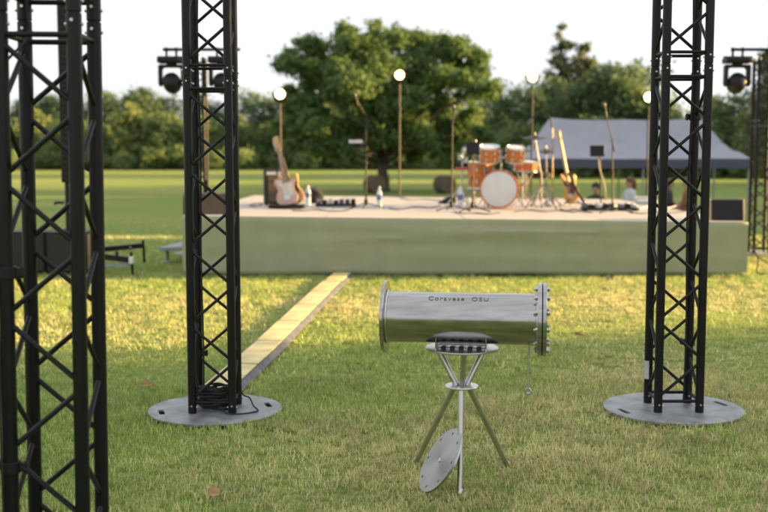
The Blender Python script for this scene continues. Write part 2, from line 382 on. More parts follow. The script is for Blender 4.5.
# ------------------------------------------------------------------ stage
def build_stage():
    t = thing('stage_platform', (1.0, SY0, 0), 'low stage with pale wooden deck and olive green drape along its front', 'stage')
    # deck panels, 1 m x 2 m boards laid in rows
    nxp, nyp = 4, 8; wx = (SX1 - SX0) / nxp; wy = (SY1 - SY0) / nyp; g = 0.006
    for j in range(nyp):
        for i in range(nxp):
            x0 = SX0 + i * wx + g; x1 = SX0 + (i + 1) * wx - g; y0 = SY0 + j * wy + g; y1 = SY0 + (j + 1) * wy - g
            dz = random.uniform(-0.002, 0.0)
            mb = MB(); vs = []
            for zz in (-0.04, 0.0):
                for (x, y) in ((x0, y0), (x1, y0), (x1, y1), (x0, y1)): vs.append((x, y, stz(x) + zz + dz))
            mb.add(vs, [(3, 2, 1, 0), (4, 5, 6, 7), (0, 1, 5, 4), (1, 2, 6, 5), (2, 3, 7, 6), (3, 0, 4, 7)])
            part('deck_panel', mb, deckm, t)
    mb = MB()
    for y in np.linspace(SY0 + 0.12, SY1 - 0.12, 5):
        mb.add([(SX0 + .03, y - .03, stz(SX0) - .13), (SX1 - .03, y - .03, stz(SX1) - .13), (SX1 - .03, y + .03, stz(SX1) - .13), (SX0 + .03, y + .03, stz(SX0) - .13),
                (SX0 + .03, y - .03, stz(SX0) - .045), (SX1 - .03, y - .03, stz(SX1) - .045), (SX1 - .03, y + .03, stz(SX1) - .045), (SX0 + .03, y + .03, stz(SX0) - .045)],
               [(3, 2, 1, 0), (4, 5, 6, 7), (0, 1, 5, 4), (1, 2, 6, 5), (2, 3, 7, 6), (3, 0, 4, 7)])
    part('deck_frame', mb, greyp, t)
    for y in np.linspace(SY0 + 0.12, SY1 - 0.12, 5):
        for x in np.linspace(SX0 + .1, SX1 - .1, 5):
            part('leg', MB().tube((x, y, float(gz(x, y)) - .01), (x, y, stz(x) - .12), 0.024, n=8), greyp, t)
    # the drape wraps the front and both sides
    path = [(SX0 - .012, SY1, 0)] + [(SX0 - .012, y, 0) for y in np.linspace(SY1 - .3, SY0 + .3, 30)] + [(SX0 - .012, SY0 - .012, 0)] + \
           [(x, SY0 - .012, 1) for x in np.linspace(SX0 + .1, SX1 - .1, 150)] + [(SX1 + .012, SY0 - .012, 0)] + [(SX1 + .012, y, 0) for y in np.linspace(SY0 + .3, SY1, 30)]
    rows = 14; vs = []; fs = []
    for i, (x, y, fr) in enumerate(path):
        for k in range(rows + 1):
            q = k / rows; zt = stz(x) - .004; zb = float(gz(x, y)) + 0.012 - 0.006 * math.sin(x * 3.1)
            z = zt + (zb - zt) * q
            a = 0.014 * q * (vnoise(np.array(x * 1.3 + 3), np.array(q * 1.5)) - .2) + 0.009 * math.sin(x * 5 + 2 * math.sin(x * 1.7)) * q + .004 * math.sin(x * 13 + math.sin(x * 3)) * q
            a += (0.022 + .012 * math.sin(x * 1.1)) * math.exp(-((q - 0.17 - 0.05 * math.sin(x * .9)) / .055) ** 2) + 0.014 * (1 + math.sin(x * .8 + 1)) * math.exp(-((q - .36 + .06 * math.sin(x * 1.3)) / .06) ** 2) + .012 * math.exp(-((q - .62 - .1 * math.sin(x * .6)) / .09) ** 2)
            if fr: vs.append((x, y - abs(a) - .002, z))
            elif x < 0: vs.append((x - abs(a) * (0 if y < SY0 else 1), y, z))
            else: vs.append((x + abs(a) * (0 if y < SY0 else 1), y, z))
    for i in range(len(path) - 1):
        for k in range(rows): a = i * (rows + 1) + k; fs.append((a, a + 1, a + rows + 2, a + rows + 1))
    d = part('drape', MB().add(vs, fs), drapem, t, label='olive green cloth drape')
    s = d.modifiers.new('thick', 'SOLIDIFY'); s.thickness = 0.003; s.offset = 1
build_stage()

# ------------------------------------------------------------------ trusses
plate_me = curve_mesh([circle(PLATE_R, 72)] + [[(sx * 0.325 * math.cos(a0) + dx * math.cos(a0 + 1.57) + dy * math.cos(a0), sx * 0.325 * math.sin(a0) + dx * math.sin(a0 + 1.57) + dy * math.sin(a0))
            for dx, dy in catmull([(-.06, 0), (-.05, .016), (.05, .016), (.06, 0), (.05, -.016), (-.05, -.016)], 4)] for a0, sx in ((0.30, 1), (0.30, -1))], 0.005, 'base_plate')
plate_me.materials.append(galv)
_bm = bmesh.new(); _bm.from_mesh(plate_me); bmesh.ops.translate(_bm, verts=_bm.verts, vec=(0, 0, 0.006)); _bm.to_mesh(_bm_me := plate_me); _bm.free()
H = 0.12; RT = 0.025; RB = 0.0095
def truss(loc, label, group, segs, base=True, name='truss_tower'):
    t = thing(name, loc, label, 'truss', group); off = (0, 0, 0)
    z0 = 0.0
    if base:
        b = bpy.data.objects.new('base_plate', plate_me); C.objects.link(b); b.parent = t; z0 = 0.012
    L = Vector
    corners = [L((-H, -H, 0)), L((H, -H, 0)), L((H, H, 0)), L((-H, H, 0))]
    for si, ln in enumerate(segs):
        for c in corners:
            ch = part('chord', MB().lathe([(RT - .002, z0), (RT, z0 + .002), (RT, z0 + ln - .006), (RT - .0035, z0 + ln - .004), (RT - .0035, z0 + ln)], c, n=20), black, t, off=off)
            mb = MB()
            for zz in (z0 + 0.035, z0 + ln - .04):
                part('pin', MB().tube(c + L((-RT - .006, 0, zz)), c + L((RT + .006, 0, zz)), .0055, n=8), steelv, ch, off=off)
                part('pin', MB().tube(c + L((0, -RT - .006, zz + .0115)), c + L((0, RT + .006, zz + .0115)), .0055, n=8), steelv, ch, off=off)
        za, zb = z0 + 0.075, z0 + ln - .085
        for zz in (za - .012, zb + .012):
            for a, bb in ((0, 1), (1, 2), (2, 3), (3, 0)): part('end_bar', MB().tube(corners[a] + L((0, 0, zz + .003 * (a % 2))), corners[bb] + L((0, 0, zz + .003 * (a % 2))), RB, n=10), black, t, off=off)
        k = max(2, 2 * round((zb - za) / 0.46)); st = (zb - za) / k
        for fi, (a, bb) in enumerate(((0, 1), (1, 2), (2, 3), (3, 0))):
            for q in range(k):
                up = (q % 2 == 0)
                p0 = corners[a if up else bb] + L((0, 0, za + q * st + .012)); p1 = corners[bb if up else a] + L((0, 0, za + (q + 1) * st - .012))
                part('brace', MB().tube(p0, p1, RB, n=8), black, t, off=off)
        z0 += ln
    return t
def clamp(t, c, z, ang):
    d = Vector((math.cos(ang), math.sin(ang), 0)); c = Vector((c[0], c[1], z))
    mb = MB().lathe([(RT + .001, -.02), (RT + .009, -.02), (RT + .009, .02), (RT + .001, .02)], c, n=18)
    mb.box(c + d * .042, (.03, .024, .03), ang); mb.tube(c + d * .05 - Vector((0, 0, .02)), c + d * .05 + Vector((0, 0, .02)), .007, n=8)
    return part('clamp', mb, blackp, t, off=(0, 0, 0), bevel=.002)
gT = 'lighting truss towers'
t_r = truss(TR, 'black box truss tower with small silver sticker low on one tube', None, [2.0, 2.0])
t_l = copy_tree(t_r); t_l.location = TL; t_l['label'] = 'black box truss tower with a coil of cable on its base plate'
t_n = copy_tree(t_r); t_n.location = TN; t_n['label'] = 'black box truss tower with a thin pipe clamped along one tube'
t_n.rotation_euler = (0, R(0.45), 0)
def tube_r(c): return Vector(c)
part('sticker', MB().add([(-H - .0256 * math.cos(a) * 1, H - .0256 * math.sin(a), z) for z in (.16, .27) for a in np.linspace(.1, 1.45, 6)], [(i, i + 1, i + 7, i + 6) for i in range(5)]), silver, t_r, off=(0, 0, 0))
clamp(t_r, (H, H), 1.72, 3.3); clamp(t_r, (H, H), .38, 2.4); clamp(t_l, (-H, H), .33, 0.2)
clamp(t_n, (-H, -H), .50, 0.1); clamp(t_n, (-H, -H), 1.16, 0.3)
# the pipe clamped beside the near tower
px0 = Vector((-H - 0.058, -H - .012, 0))
pp = thing('clamped_pipe', TN, 'thin black pipe standing clamped against a truss tube', 'pipe'); pp.rotation_euler = (0, R(0.95), 0); pp.location = TN + Vector((px0.x - .008, px0.y, 0.012))
part('pipe', MB().lathe([(0.019, 0), (.022, .003), (.022, 1.597), (.02, 1.6)], (0, 0, 0), n=16), black, pp, off=(0, 0, 0))
for zz in (.50, 1.16): part('coupler', MB().lathe([(.023, -.018), (.029, -.018), (.029, .018), (.023, .018)], (0, 0, zz), n=16).box((.026, 0, zz), (.03, .02, .03)), blackp, pp, off=(0, 0, 0), bevel=.002)
# rear towers with moving heads
LR = P(199.5, 256, 16.6); LR.z = float(gz(LR.x, 16.6)); RR = P(758.5, 256, 16.6); RR.z = float(gz(RR.x, 16.6))
t_rr = truss(RR, 'black truss tower on pale base plate beside the stage, carrying one moving head lamp', None, [2.0, 1.0])
t_rl = copy_tree(t_rr); t_rl.location = LR; t_rl['label'] = 'black truss tower by the brown speaker box, carrying two moving head lamps'
def crossbar(t0, x0, x1, label):
    z = t0.z + 3.13; c = Vector((t0.x, t0.y - .10, z))
    t = thing('cross_bar', c, label, 'pipe')
    part('pipe', MB().tube((x0, c.y, z), (x1, c.y, z), .024, n=14), black, t)
    part('bracket', MB().box((c.x, c.y + .09, z - .06), (.06, .2, .03)).box((c.x, c.y, z - .045), (.05, .06, .07)), blackp, t, bevel=.003)
    return c
def moving_head(x, y, ztop, tilt, label):
    t = thing('moving_head_lamp', (x, y, ztop), label, 'stage light')
    for s in (-1, 1):
        mb = MB().lathe([(.026, -.018), (.034, -.018), (.034, .018), (.026, .018)], (x + s * .075, y, ztop), (1, 0, 0), n=14); mb.box((x + s * .075, y, ztop - .065), (.03, .03, .08))
        part('hook_clamp', mb, blackp, t, bevel=.002)
    part('base', MB().box((x, y, ztop - .165), (.40, .26, .085)), blackp, t, bevel=.012)
    part('base_rail', MB().box((x, y, ztop - .112), (.43, .05, .022)).box((x, y - .12, ztop - .165), (.30, .05, .05)), blackp, t, bevel=.004)
    cy = ztop - .50
    out = [(-.19, -.23), (.19, -.23), (.20, -.26), (.20, -.52), (.185, -.56), (.155, -.56), (.145, -.52), (.145, -.30), (.115, -.275), (-.115, -.275), (-.145, -.30), (-.145, -.52), (-.155, -.56), (-.185, -.56), (-.20, -.52), (-.20, -.26)]
    part('yoke', MB().extrude(out, (x, y, ztop), (1, 0, 0), (0, 0, 1), .11), blackp, t, bevel=.01)
    part('pan_bearing', MB().lathe([(.07, -.235), (.08, -.23), (.08, -.20), (.07, -.20)], (x, y, ztop), n=20), blackp, t)
    ax = Matrix.Rotation(tilt, 3, 'X') @ Vector((0, 0, -1))
    hd = part('lamp_head', MB().lathe([(.0, -.12), (.09, -.118), (.125, -.09), (.14, -.03), (.14, .06), (.125, .12), (.105, .155), (.09, .157)], (x, y, cy), ax, n=24), blackp, t)
    part('front_lens', MB().lathe([(.088, .150), (.07, .165), (.0, .172)], (x, y, cy), ax, n=24), M('dark_glass', (.05, .05, .06), .08, 0, .05), hd)
    return t
cb = crossbar(LR, P(163, 52, 16.5).x, P(240, 52, 16.5).x, 'black pipe laid across the truss tower that carries two lamps')
moving_head(P(171.5, 60, 16.5).x, cb.y, cb.z, R(62), 'black moving head lamp hung at the free end of the pipe with two lamps')
moving_head(P(222, 60, 16.5).x, cb.y, cb.z, R(55), 'black moving head lamp hung close beside the tower with two lamps')
cb2 = crossbar(RR, P(731, 52, 16.5).x, P(792, 52, 16.5).x, 'black pipe laid across the truss tower with the single lamp')
moving_head(P(737.5, 60, 16.5).x, cb2.y, cb2.z, R(60), 'black moving head lamp hanging alone from its pipe by the tent')

# ------------------------------------------------------------------ cable coil and cables
def coil():
    c = TL + Vector((0.01, -.02, .022)); pts = []; rnd = random.Random(4); N = 21 * 26
    for i in range(N):
        a = 2 * math.pi * i / 26; k = i / 26
        r = 0.085 + 0.06 * abs(math.sin(k * 1.9)) + .012 * math.sin(a * 2 + k); ox = 0.03 * math.sin(k * 2.3); oy = .025 * math.cos(k * 1.7)
        x = max(-H + .04, min(r * math.cos(a) * 1.05 + ox, .16)); 
        z = .004 + 0.0062 * k + .006 * math.sin(3 * a + k * 2)
        pts.append(c + Vector((r * math.cos(a) * .66 + ox * .4, r * math.sin(a) * .64 + oy * .4, max(z, .001))))
    solo('cable_coil', MB().poly(pts, .0062, 6), rubber, TL, 'coil of thin black cable lying inside the truss on its base plate', 'cable')
    pts = [TL + Vector(q) for q in ((.05, -.14, .05), (.10, -.18, .022), (.20, -.17, .02), (.27, -.10, .02), (.235, -.02, .03), (.20, .07, .06), (.13, .152, .12), (.122, .151, .6), (.128, .151, 1.2), (.12, .151, 1.9), (.126, .151, 2.6), (.122, .151, 3.9))]
    solo('cable', MB().poly(catmull(pts, 5, False), .005, 6), rubber, TL, 'black cable looping over the plate and running up the tower with the coil', 'cable')
    pts = [TL + Vector((-H + .033 + .004 * math.sin(z * 5), H - .028 - .006 * math.cos(z * 3), z)) for z in np.linspace(.03, 3.9, 24)]
    solo('cable', MB().poly(pts, .0055, 6), rubber, TL, 'black cable strapped inside the tower with the coil', 'cable')
    pts = [TR + Vector((H - .034 + .006 * math.sin(z * 4), H - .03, z)) for z in np.linspace(.03, 3.9, 24)]
    solo('cable', MB().poly(pts, .0055, 6), rubber, TR, 'black cable running up inside the tower with the sticker', 'cable')
    pts = [TN + Vector(q) for q in ((-.22, -.14, 1.75), (-.15, -.155, 1.79), (-.09, -.10, 1.86), (-.06, .04, 1.98), (-.09, .085, 2.2), (-.09, .085, 3.6))]
    solo('cable', MB().poly(catmull(pts, 6, False), .0045, 6), rubber, TN, 'thin black cable drooping off the tower with the clamped pipe', 'cable')
    pts = [TN + Vector(q) for q in ((-.20, -.165, 1.13), (-.16, -.175, 1.10), (-.13, -.172, 1.02), (-.125, -.17, .9), (-.13, -.165, .6), (-.13, -.165, .1))]
    solo('cable', MB().poly(catmull(pts, 6, False), .004, 6), rubber, TN, 'thin black cable hanging down the tube beside the clamped pipe', 'cable')
coil()

# ------------------------------------------------------------------ cable ramp
ordn = ['last', 'sixth', 'fifth', 'fourth', 'third', 'second', 'first']
for i, (a, b) in enumerate(zip(RAMP[:-1], RAMP[1:])):
    d = (b - a).normalized(); nrm = Vector((d.y, -d.x, 0)); g = 0.006
    za = float(gz(a.x, a.y)) - .004; zb = float(gz(b.x, b.y)) - .004
    t = thing('cable_ramp', (*((a + b) / 2).xy, (za + zb) / 2), f'yellow lidded cable ramp section, {ordn[i]} counting out from the stage', 'cable ramp', 'cable ramp sections')
    prof = [(-.152, 0), (-.152, .006), (-.105, .034), (.105, .034), (.152, .006), (.152, 0)]
    mb = MB(); vs = [(q + nrm * o + Vector((0, 0, zz + h))) for q, zz in ((a + d * g, za), (b - d * g, zb)) for o, h in prof]; k = len(prof)
    mb.add(vs, [tuple(range(k)), tuple(range(2 * k - 1, k - 1, -1))] + [(j, j + k, (j + 1) % k + k, (j + 1) % k) for j in range(k)])
    base = part('base', mb, rampm, t, bevel=.003)
    vs = []
    j = random.uniform(-.006, .006)
    for q, zz in ((a + d * (g + .012 + random.uniform(0, .012)), za), (b - d * (g + .004), zb)):
        for o, h in ((-.104, .036), (-.104, .045), (.104, .045), (.104, .036)): vs.append(q + nrm * (o + j) + Vector((0, 0, zz + h + random.uniform(0, .004))))
    part('lid', MB().add(vs, [(0, 1, 2, 3), (7, 6, 5, 4), (0, 4, 5, 1), (1, 5, 6, 2), (2, 6, 7, 3), (3, 7, 4, 0)]), yellow, t, bevel=.003)

# ------------------------------------------------------------------ flanged steel cylinder on tripod
def device():
    f0 = G(460, 493); f1 = G(416.5, 461); f2 = G(507, 465)
    ctr = Vector((0.372, 4.83, 0)); ctr.z = float(gz(ctr.x, ctr.y))
    def at(px, py): return P(px, py, ctr.y)
    t = thing('steel_cylinder_on_tripod', ctr, 'polished stainless steel flanged cylinder mounted across a three-legged stand', 'steel cylinder')
    top = at(462, 348); rb = 0.168; zt = top.z; cx, cy = top.x, ctr.y
    me = MB().lathe([(rb - .002, -.0045), (rb, -.0025), (rb, .0025), (rb - .002, .0045)], (cx, cy, zt), n=64)
    part('mounting_disc', me, polish, t)
    col = at(461.5, 386); cz = col.z
    part('collar', MB().lathe([(.028, -.004), (.076, -.004), (.078, 0), (.076, .004), (.028, .004), (.028, -.004)], (cx, cy, cz), n=40), polish, t)
    hub = part('hub', MB().lathe([(.012, -.02), (.014, -.018), (.014, .018), (.012, .02)], (cx, cy, cz), n=16), steelv, t)
    for f in (f0, f1, f2):
        out = Vector((f.x - cx, f.y - cy, 0)).normalized(); foot = Vector(f); knee = Vector((cx, cy, cz)) + (Vector((math.copysign(.030, out.x), .012, 0)) if f is not f0 else out * .034)
        lg = part('leg', MB().tube(foot, knee, 0.0138, n=18), steelv, t)
        part('foot_cap', MB().lathe([(.0132, -.006), (.0148, -.006), (.0148, .012), (.0138, .014)], foot + Vector((0, 0, .004)), knee - foot, n=16), steelv, lg)
        tp = Vector((math.copysign(.112, out.x), .05, 0)) if f is not f0 else Vector((0, -.12, 0))
        part('strut', MB().tube(Vector((cx, cy, cz)) + tp * .2, Vector((cx, cy, zt - .004)) + tp, 0.0138, n=18), steelv, t)
    # barrel, yawed so that its bolted end comes nearer
    yaw = R(-8.0); ax = Vector((math.cos(yaw), math.sin(yaw), 0)); per = Vector((-ax.y, ax.x, 0))
    bc = Vector((cx + .0, cy, at(463, 318).z)); Lh = 0.345; Rb = 0.1165
    part('barrel', MB().lathe([(Rb - .004, -Lh + .004), (Rb, -Lh), (Rb, Lh), (Rb - .004, Lh - .004)], bc, ax, n=96), steel, t)
    part('weld_seam', MB().tube(bc - ax * (Lh - .005) + Vector((0, 0, Rb - .0006)).lerp(-per * Rb, .33).normalized() * (Rb - .0008), bc + ax * (Lh - .005) + Vector((0, 0, Rb)).lerp(-per * Rb, .33).normalized() * (Rb - .0008), .0022, n=8), steelv, t)
    fr = 0.167
    part('flange', MB().lathe([(Rb - .004, -.012), (fr - .002, -.008), (fr, -.006), (fr, .006), (fr - .002, .008), (Rb - .003, .008), (Rb - .003, -.008)], bc - ax * (Lh + .008), ax, n=80), steel, t)
    part('weld_bead', MB().lathe([(Rb - .001, 0), (Rb + .007, 0), (Rb + .0055, .005), (Rb - .001, .008)], bc - ax * (Lh - .004), ax, n=64), steelv, t)
    part('weld_bead', MB().lathe([(Rb - .001, 0), (Rb + .007, 0), (Rb + .0055, -.005), (Rb - .001, -.008)], bc + ax * (Lh - .004), ax, n=64), steelv, t)
    e = bc + ax * (Lh + .006)
    part('flange', MB().lathe([(Rb - .004, -.01), (fr - .002, -.01), (fr, -.008), (fr, .008), (fr - .002, .0095), (Rb - .004, .0095)], e, ax, n=80), steel, t)
    part('gasket', MB().lathe([(.05, .0095), (fr - .006, .0095), (fr - .006, .0125), (.05, .0125)], e, ax, n=64), rubber, t)
    part('end_cover', MB().lathe([(0, .0125), (fr - .002, .0125), (fr, .0145), (fr, .028), (fr - .002, .030), (0, .030)], e, ax, n=80), steel, t)
    for k in range(12):
        a = 2 * math.pi * (k + .35) / 12; o = e + (per * math.cos(a) + Vector((0, 0, 1)) * math.sin(a)) * .143
        bt = part('bolt', MB().tube(o - ax * .028, o + ax * .045, .0055, n=10), steelv, t)
        part('nut', MB().poly([o - ax * .0205, o - ax * .0105], .0115, 6).poly([o + ax * .0305, o + ax * .042], .0115, 6), chrome, bt)
    # saddle brackets between barrel and disc
    for s in (-1, 1):
        q = bc + ax * s * .113; pts = []
        w2 = .085; zb = zt + .0045 - q.z
        arc = [(w2 * (1 - 2 * i / 14), -math.sqrt((Rb - .001) ** 2 - (w2 * (1 - 2 * i / 14)) ** 2)) for i in range(15)]
        pts = [(-w2, zb), (w2, zb)] + arc
        part('saddle_bracket', MB().extrude(pts, q, per, (0, 0, 1), .006), steel, t)
    part('clamp_strip', MB().box((cx, cy, zt + .012), (.215, .05, .014), yaw), steelv, t, bevel=.002)
    for k in range(5):
        o = Vector((cx, cy, zt + .0045)) + ax * (-.08 + .04 * k) - per * .060
        part('bolt_head', MB().poly([o, o + Vector((0, 0, .012))], .011, 6), rubber, t)
    # swing bolt hanging under the bolted end
    hp = e - ax * .048 + Vector((0, 0, -.128)) - per * .01; hz = at(529, 388).z
    hk = part('swing_bolt', MB().tube(hp + Vector((0, 0, .02)), Vector((hp.x, hp.y, hz + .01)), .0048, n=10).tube(hp + Vector((0, 0, .012)), e - ax * .0 + Vector((0, 0, -.112)) - per * .01, .004, n=8), steelv, t)
    ring = [Vector((hp.x, hp.y, hz - .004)) + ax * .011 * math.cos(a) + Vector((0, 0, .013 * math.sin(a))) for a in np.linspace(0, 6.283, 18)]
    part('eye_ring', MB().poly(ring, .0052, 8), chrome, hk)
    # raised lettering along the upper side
    def letters(txt, off0, size, ang):
        cu = bpy.data.curves.new('text', 'FONT'); cu.body = txt; cu.size = size; cu.extrude = .0012; cu.space_character = 1.2; cu.align_x = 'LEFT'
        ob = bpy.data.objects.new('text', cu); C.objects.link(ob); dg = bpy.context.evaluated_depsgraph_get()
        me = bpy.data.meshes.new_from_object(ob.evaluated_get(dg)); bpy.data.objects.remove(ob)
        for v in me.vertices:                       # wrap round the barrel
            x, y, z = v.co; a = ang + y / Rb; rr = Rb + .0004 + z
            w_ = bc + ax * (off0 + x) + (-per * math.cos(a) + Vector((0, 0, 1)) * math.sin(a)) * rr
            v.co = w_ - ctr
        me.materials.append(engr); o = bpy.data.objects.new('lettering', me); C.objects.link(o); o.parent = t
        o['label'] = 'engraved lettering along the barrel'
    letters('Coravese', -.150, .036, R(50)); letters('OSU', .045, .036, R(50))
    return t, f0, ctr, cx, cy, cz
dev, f0, dctr, dcx, dcy, dcz = device()
# round cover leaning against the front leg
def cover():
    a = G(421.5, 490); r = .160
    up = Vector((.545, .04, .84)).normalized()
    nrm = Vector((-.80, -.20, .53)); nrm = (nrm - up * nrm.dot(up)).normalized(); side = up.cross(nrm).normalized()   # leans to the side, onto the leg
    c = a + up * r + Vector((0, 0, .002))
    me = curve_mesh([circle(r, 64)] + [circle(.0075, 14, (.134 * math.cos(k * math.pi / 4 + .3), .134 * math.sin(k * math.pi / 4 + .3))) for k in range(8)], .005, 'cover')
    me.materials.append(M('spun_stainless', (.42, .415, .41), .25, 1.0, .08, 10))
    t = thing('blank_flange', c, 'round stainless steel cover plate with bolt holes leaning on the tripod leg', 'cover plate')
    o = bpy.data.objects.new('plate', me); C.objects.link(o); o.parent = t
    rot = Matrix((side, up, nrm)).transposed().to_4x4(); t.rotation_euler = rot.to_euler()
    p_ = me.materials[0].node_tree; pr = p_.nodes['Principled BSDF']; pr.inputs['Anisotropic'].default_value = .85
    tg = p_.nodes.new('ShaderNodeTangent'); tg.direction_type = 'RADIAL'; tg.axis = 'Z'; p_.links.new(tg.outputs[0], pr.inputs['Tangent'])
    part('centre_boss', MB().lathe([(.0, .0052), (.012, .0052), (.011, .008), (0, .0085)], (0, 0, 0), n=20), steelv, t, off=(0, 0, 0))
cover()

# ------------------------------------------------------------------ stage gear
def mic_stand(base, top, label, boom=None, mic_dir=None, spread=.28, clutch=None):
    t = thing('microphone_stand', base, label, 'mic stand')
    hubz = Vector((0, 0, .10))
    for k in range(3):
        a = R(100) + k * R(120); lg = part('leg', MB().tube(base + hubz * .9, base + Vector((spread * math.cos(a), spread * math.sin(a), .012)), .008, n=8), blackp, t)
        part('rubber_foot', MB().ball(base + Vector((spread * math.cos(a), spread * math.sin(a), .014)), .014, 8, 6), rubber, lg)
    part('hub', MB().lathe([(.02, .06), (.028, .065), (.028, .13), (.016, .145)], base, n=14), blackp, t)
    mid = base.lerp(top, .55)
    part('pole', MB().tube(base + Vector((0, 0, .05)), mid, .0125, n=12).tube(mid, top, .009, n=12), M('dark_chrome', (.055, .046, .035), .45, .4, .1), t)
    part('clutch', MB().lathe([(.014, -.03), (.019, -.025), (.019, .025), (.014, .03)], mid, (top - base), n=12), blackp, t)
    if boom:
        part('boom_clamp', MB().ball(top, .022, 10, 8), blackp, t)
        part('boom', MB().tube(boom[0], boom[1], .0085, n=10), blackp, t)
    return t
def microphone(p, d, label):
    d = Vector(d).normalized(); t = thing('microphone', p, label, 'microphone')
    part('handle', MB().lathe([(.010, -.16), (.012, -.158), (.0165, -.03), (.019, -.012), (.019, -.008)], p, d, n=14), blackp, t)
    part('grille', MB().lathe([(.019, -.010), (.026, .0), (.027, .02), (.02, .042), (0, .05)], p, d, n=14), M('mic_grille', (.10, .10, .105), .5, .6, .3, 90), t)
def bottle(b, label, h=.30, r=.04):
    t = thing('water_bottle', b, label, 'bottle')
    part('body', MB().lathe([(.0, .002), (r * .85, .0), (r, .012), (r, h * .30), (r * .94, h * .34), (r, h * .38), (r, h * .66), (r * .8, h * .78), (r * .4, h * .88), (r * .36, h * .93)], b, n=20), bottlem, t)
    part('label_band', MB().lathe([(r * 1.012, h * .40), (r * 1.012, h * .62)], b, n=20), bluel, t)
    part('cap', MB().lathe([(r * .42, h * .91), (r * .42, h * .995), (r * .38, h)], b, n=16), white, t)
def lamp(base, c, label, polemat, knobs=()):
    t = thing('stage_lamp', base, label, 'stage light')
    part('foot_plate', MB().lathe([(.24, 0), (.24, .008), (.235, .012), (.02, .014)], base, n=36), blackp, t)
    top = Vector((base.x, base.y, c.z - .17))
    part('pole', MB().tube(base + Vector((0, 0, .01)), top, .0175, .016, n=14), polemat, t)
    for z in knobs: part('clamp_collar', MB().lathe([(.019, -.035), (.03, -.03), (.03, .03), (.019, .035)], Vector((base.x, base.y, z)), n=14).box(Vector((base.x + .045, base.y, z)), (.05, .018, .02)), blackp, t)
    r = .092; d = Vector((-c.x * .6, -c.y, -.3)).normalized(); c = Vector((base.x, base.y, c.z)); sd = d.cross(Vector((0, 0, 1))).normalized()
    arc = [c + sd * (r + .028) * math.sin(a) - Vector((0, 0, 1)) * (r + .05) * math.cos(a) for a in np.linspace(-1.57, 1.57, 15)]
    part('yoke', MB().poly(arc, .011, 8), blackp, t)
    h = part('housing', MB().lathe([(.0, -.20), (.06, -.20), (r * .85, -.15), (r, -.05), (r + .012, .03), (r + .012, .055), (r + .002, .055), (r + .001, .045), (r * .95, .008), (r * .77, -.034), (r * .45, -.060), (0, -.068)], c, d, n=28), blackp, t)
    part('reflector', MB().lathe([(0, -.062), (r * .45, -.055), (r * .75, -.029), (r * .94, .011), (r - .001, .045), (r * .92, .015), (r * .74, -.025), (r * .44, -.05), (0, -.058)], c, d, n=28), reflm, h)
    part('bulb', MB().lathe([(0, -.05), (.03, -.045), (.048, -.02), (.05, 0), (.035, .022), (0, .03)], c, d, n=20), lens, h)
    for s in (-1, 1): part('tilt_knob', MB().lathe([(.02, 0), (.02, .03), (.01, .035)], c + sd * s * (r + .02), sd * s, n=12), blackp, t)
    return t
goldpole = M('lamp_pole_metal', (.06, .046, .03), .5, 0.0, .08, 3)
for (px, py, by, lab, pm, kn) in ((282, 94, 199, 'lit stage lamp on a pole behind the amplifier and guitars', goldpole, (1.55,)), (401, 75, 196.5, 'lit stage lamp on a bare pole between two microphone stands', goldpole, (2.42,)),
                        (532, 77, 198.5, 'lit stage lamp on a tall pole behind the drum kit', black, (1.75, 2.55)), (647.5, 97, 201, 'lit stage lamp on a black pole in front of the tent', black, ())):
    bs = S(px - 1 if px != 401 else 399.5, by); lamp(bs, P(px, py, bs.y), lab, pm, kn)

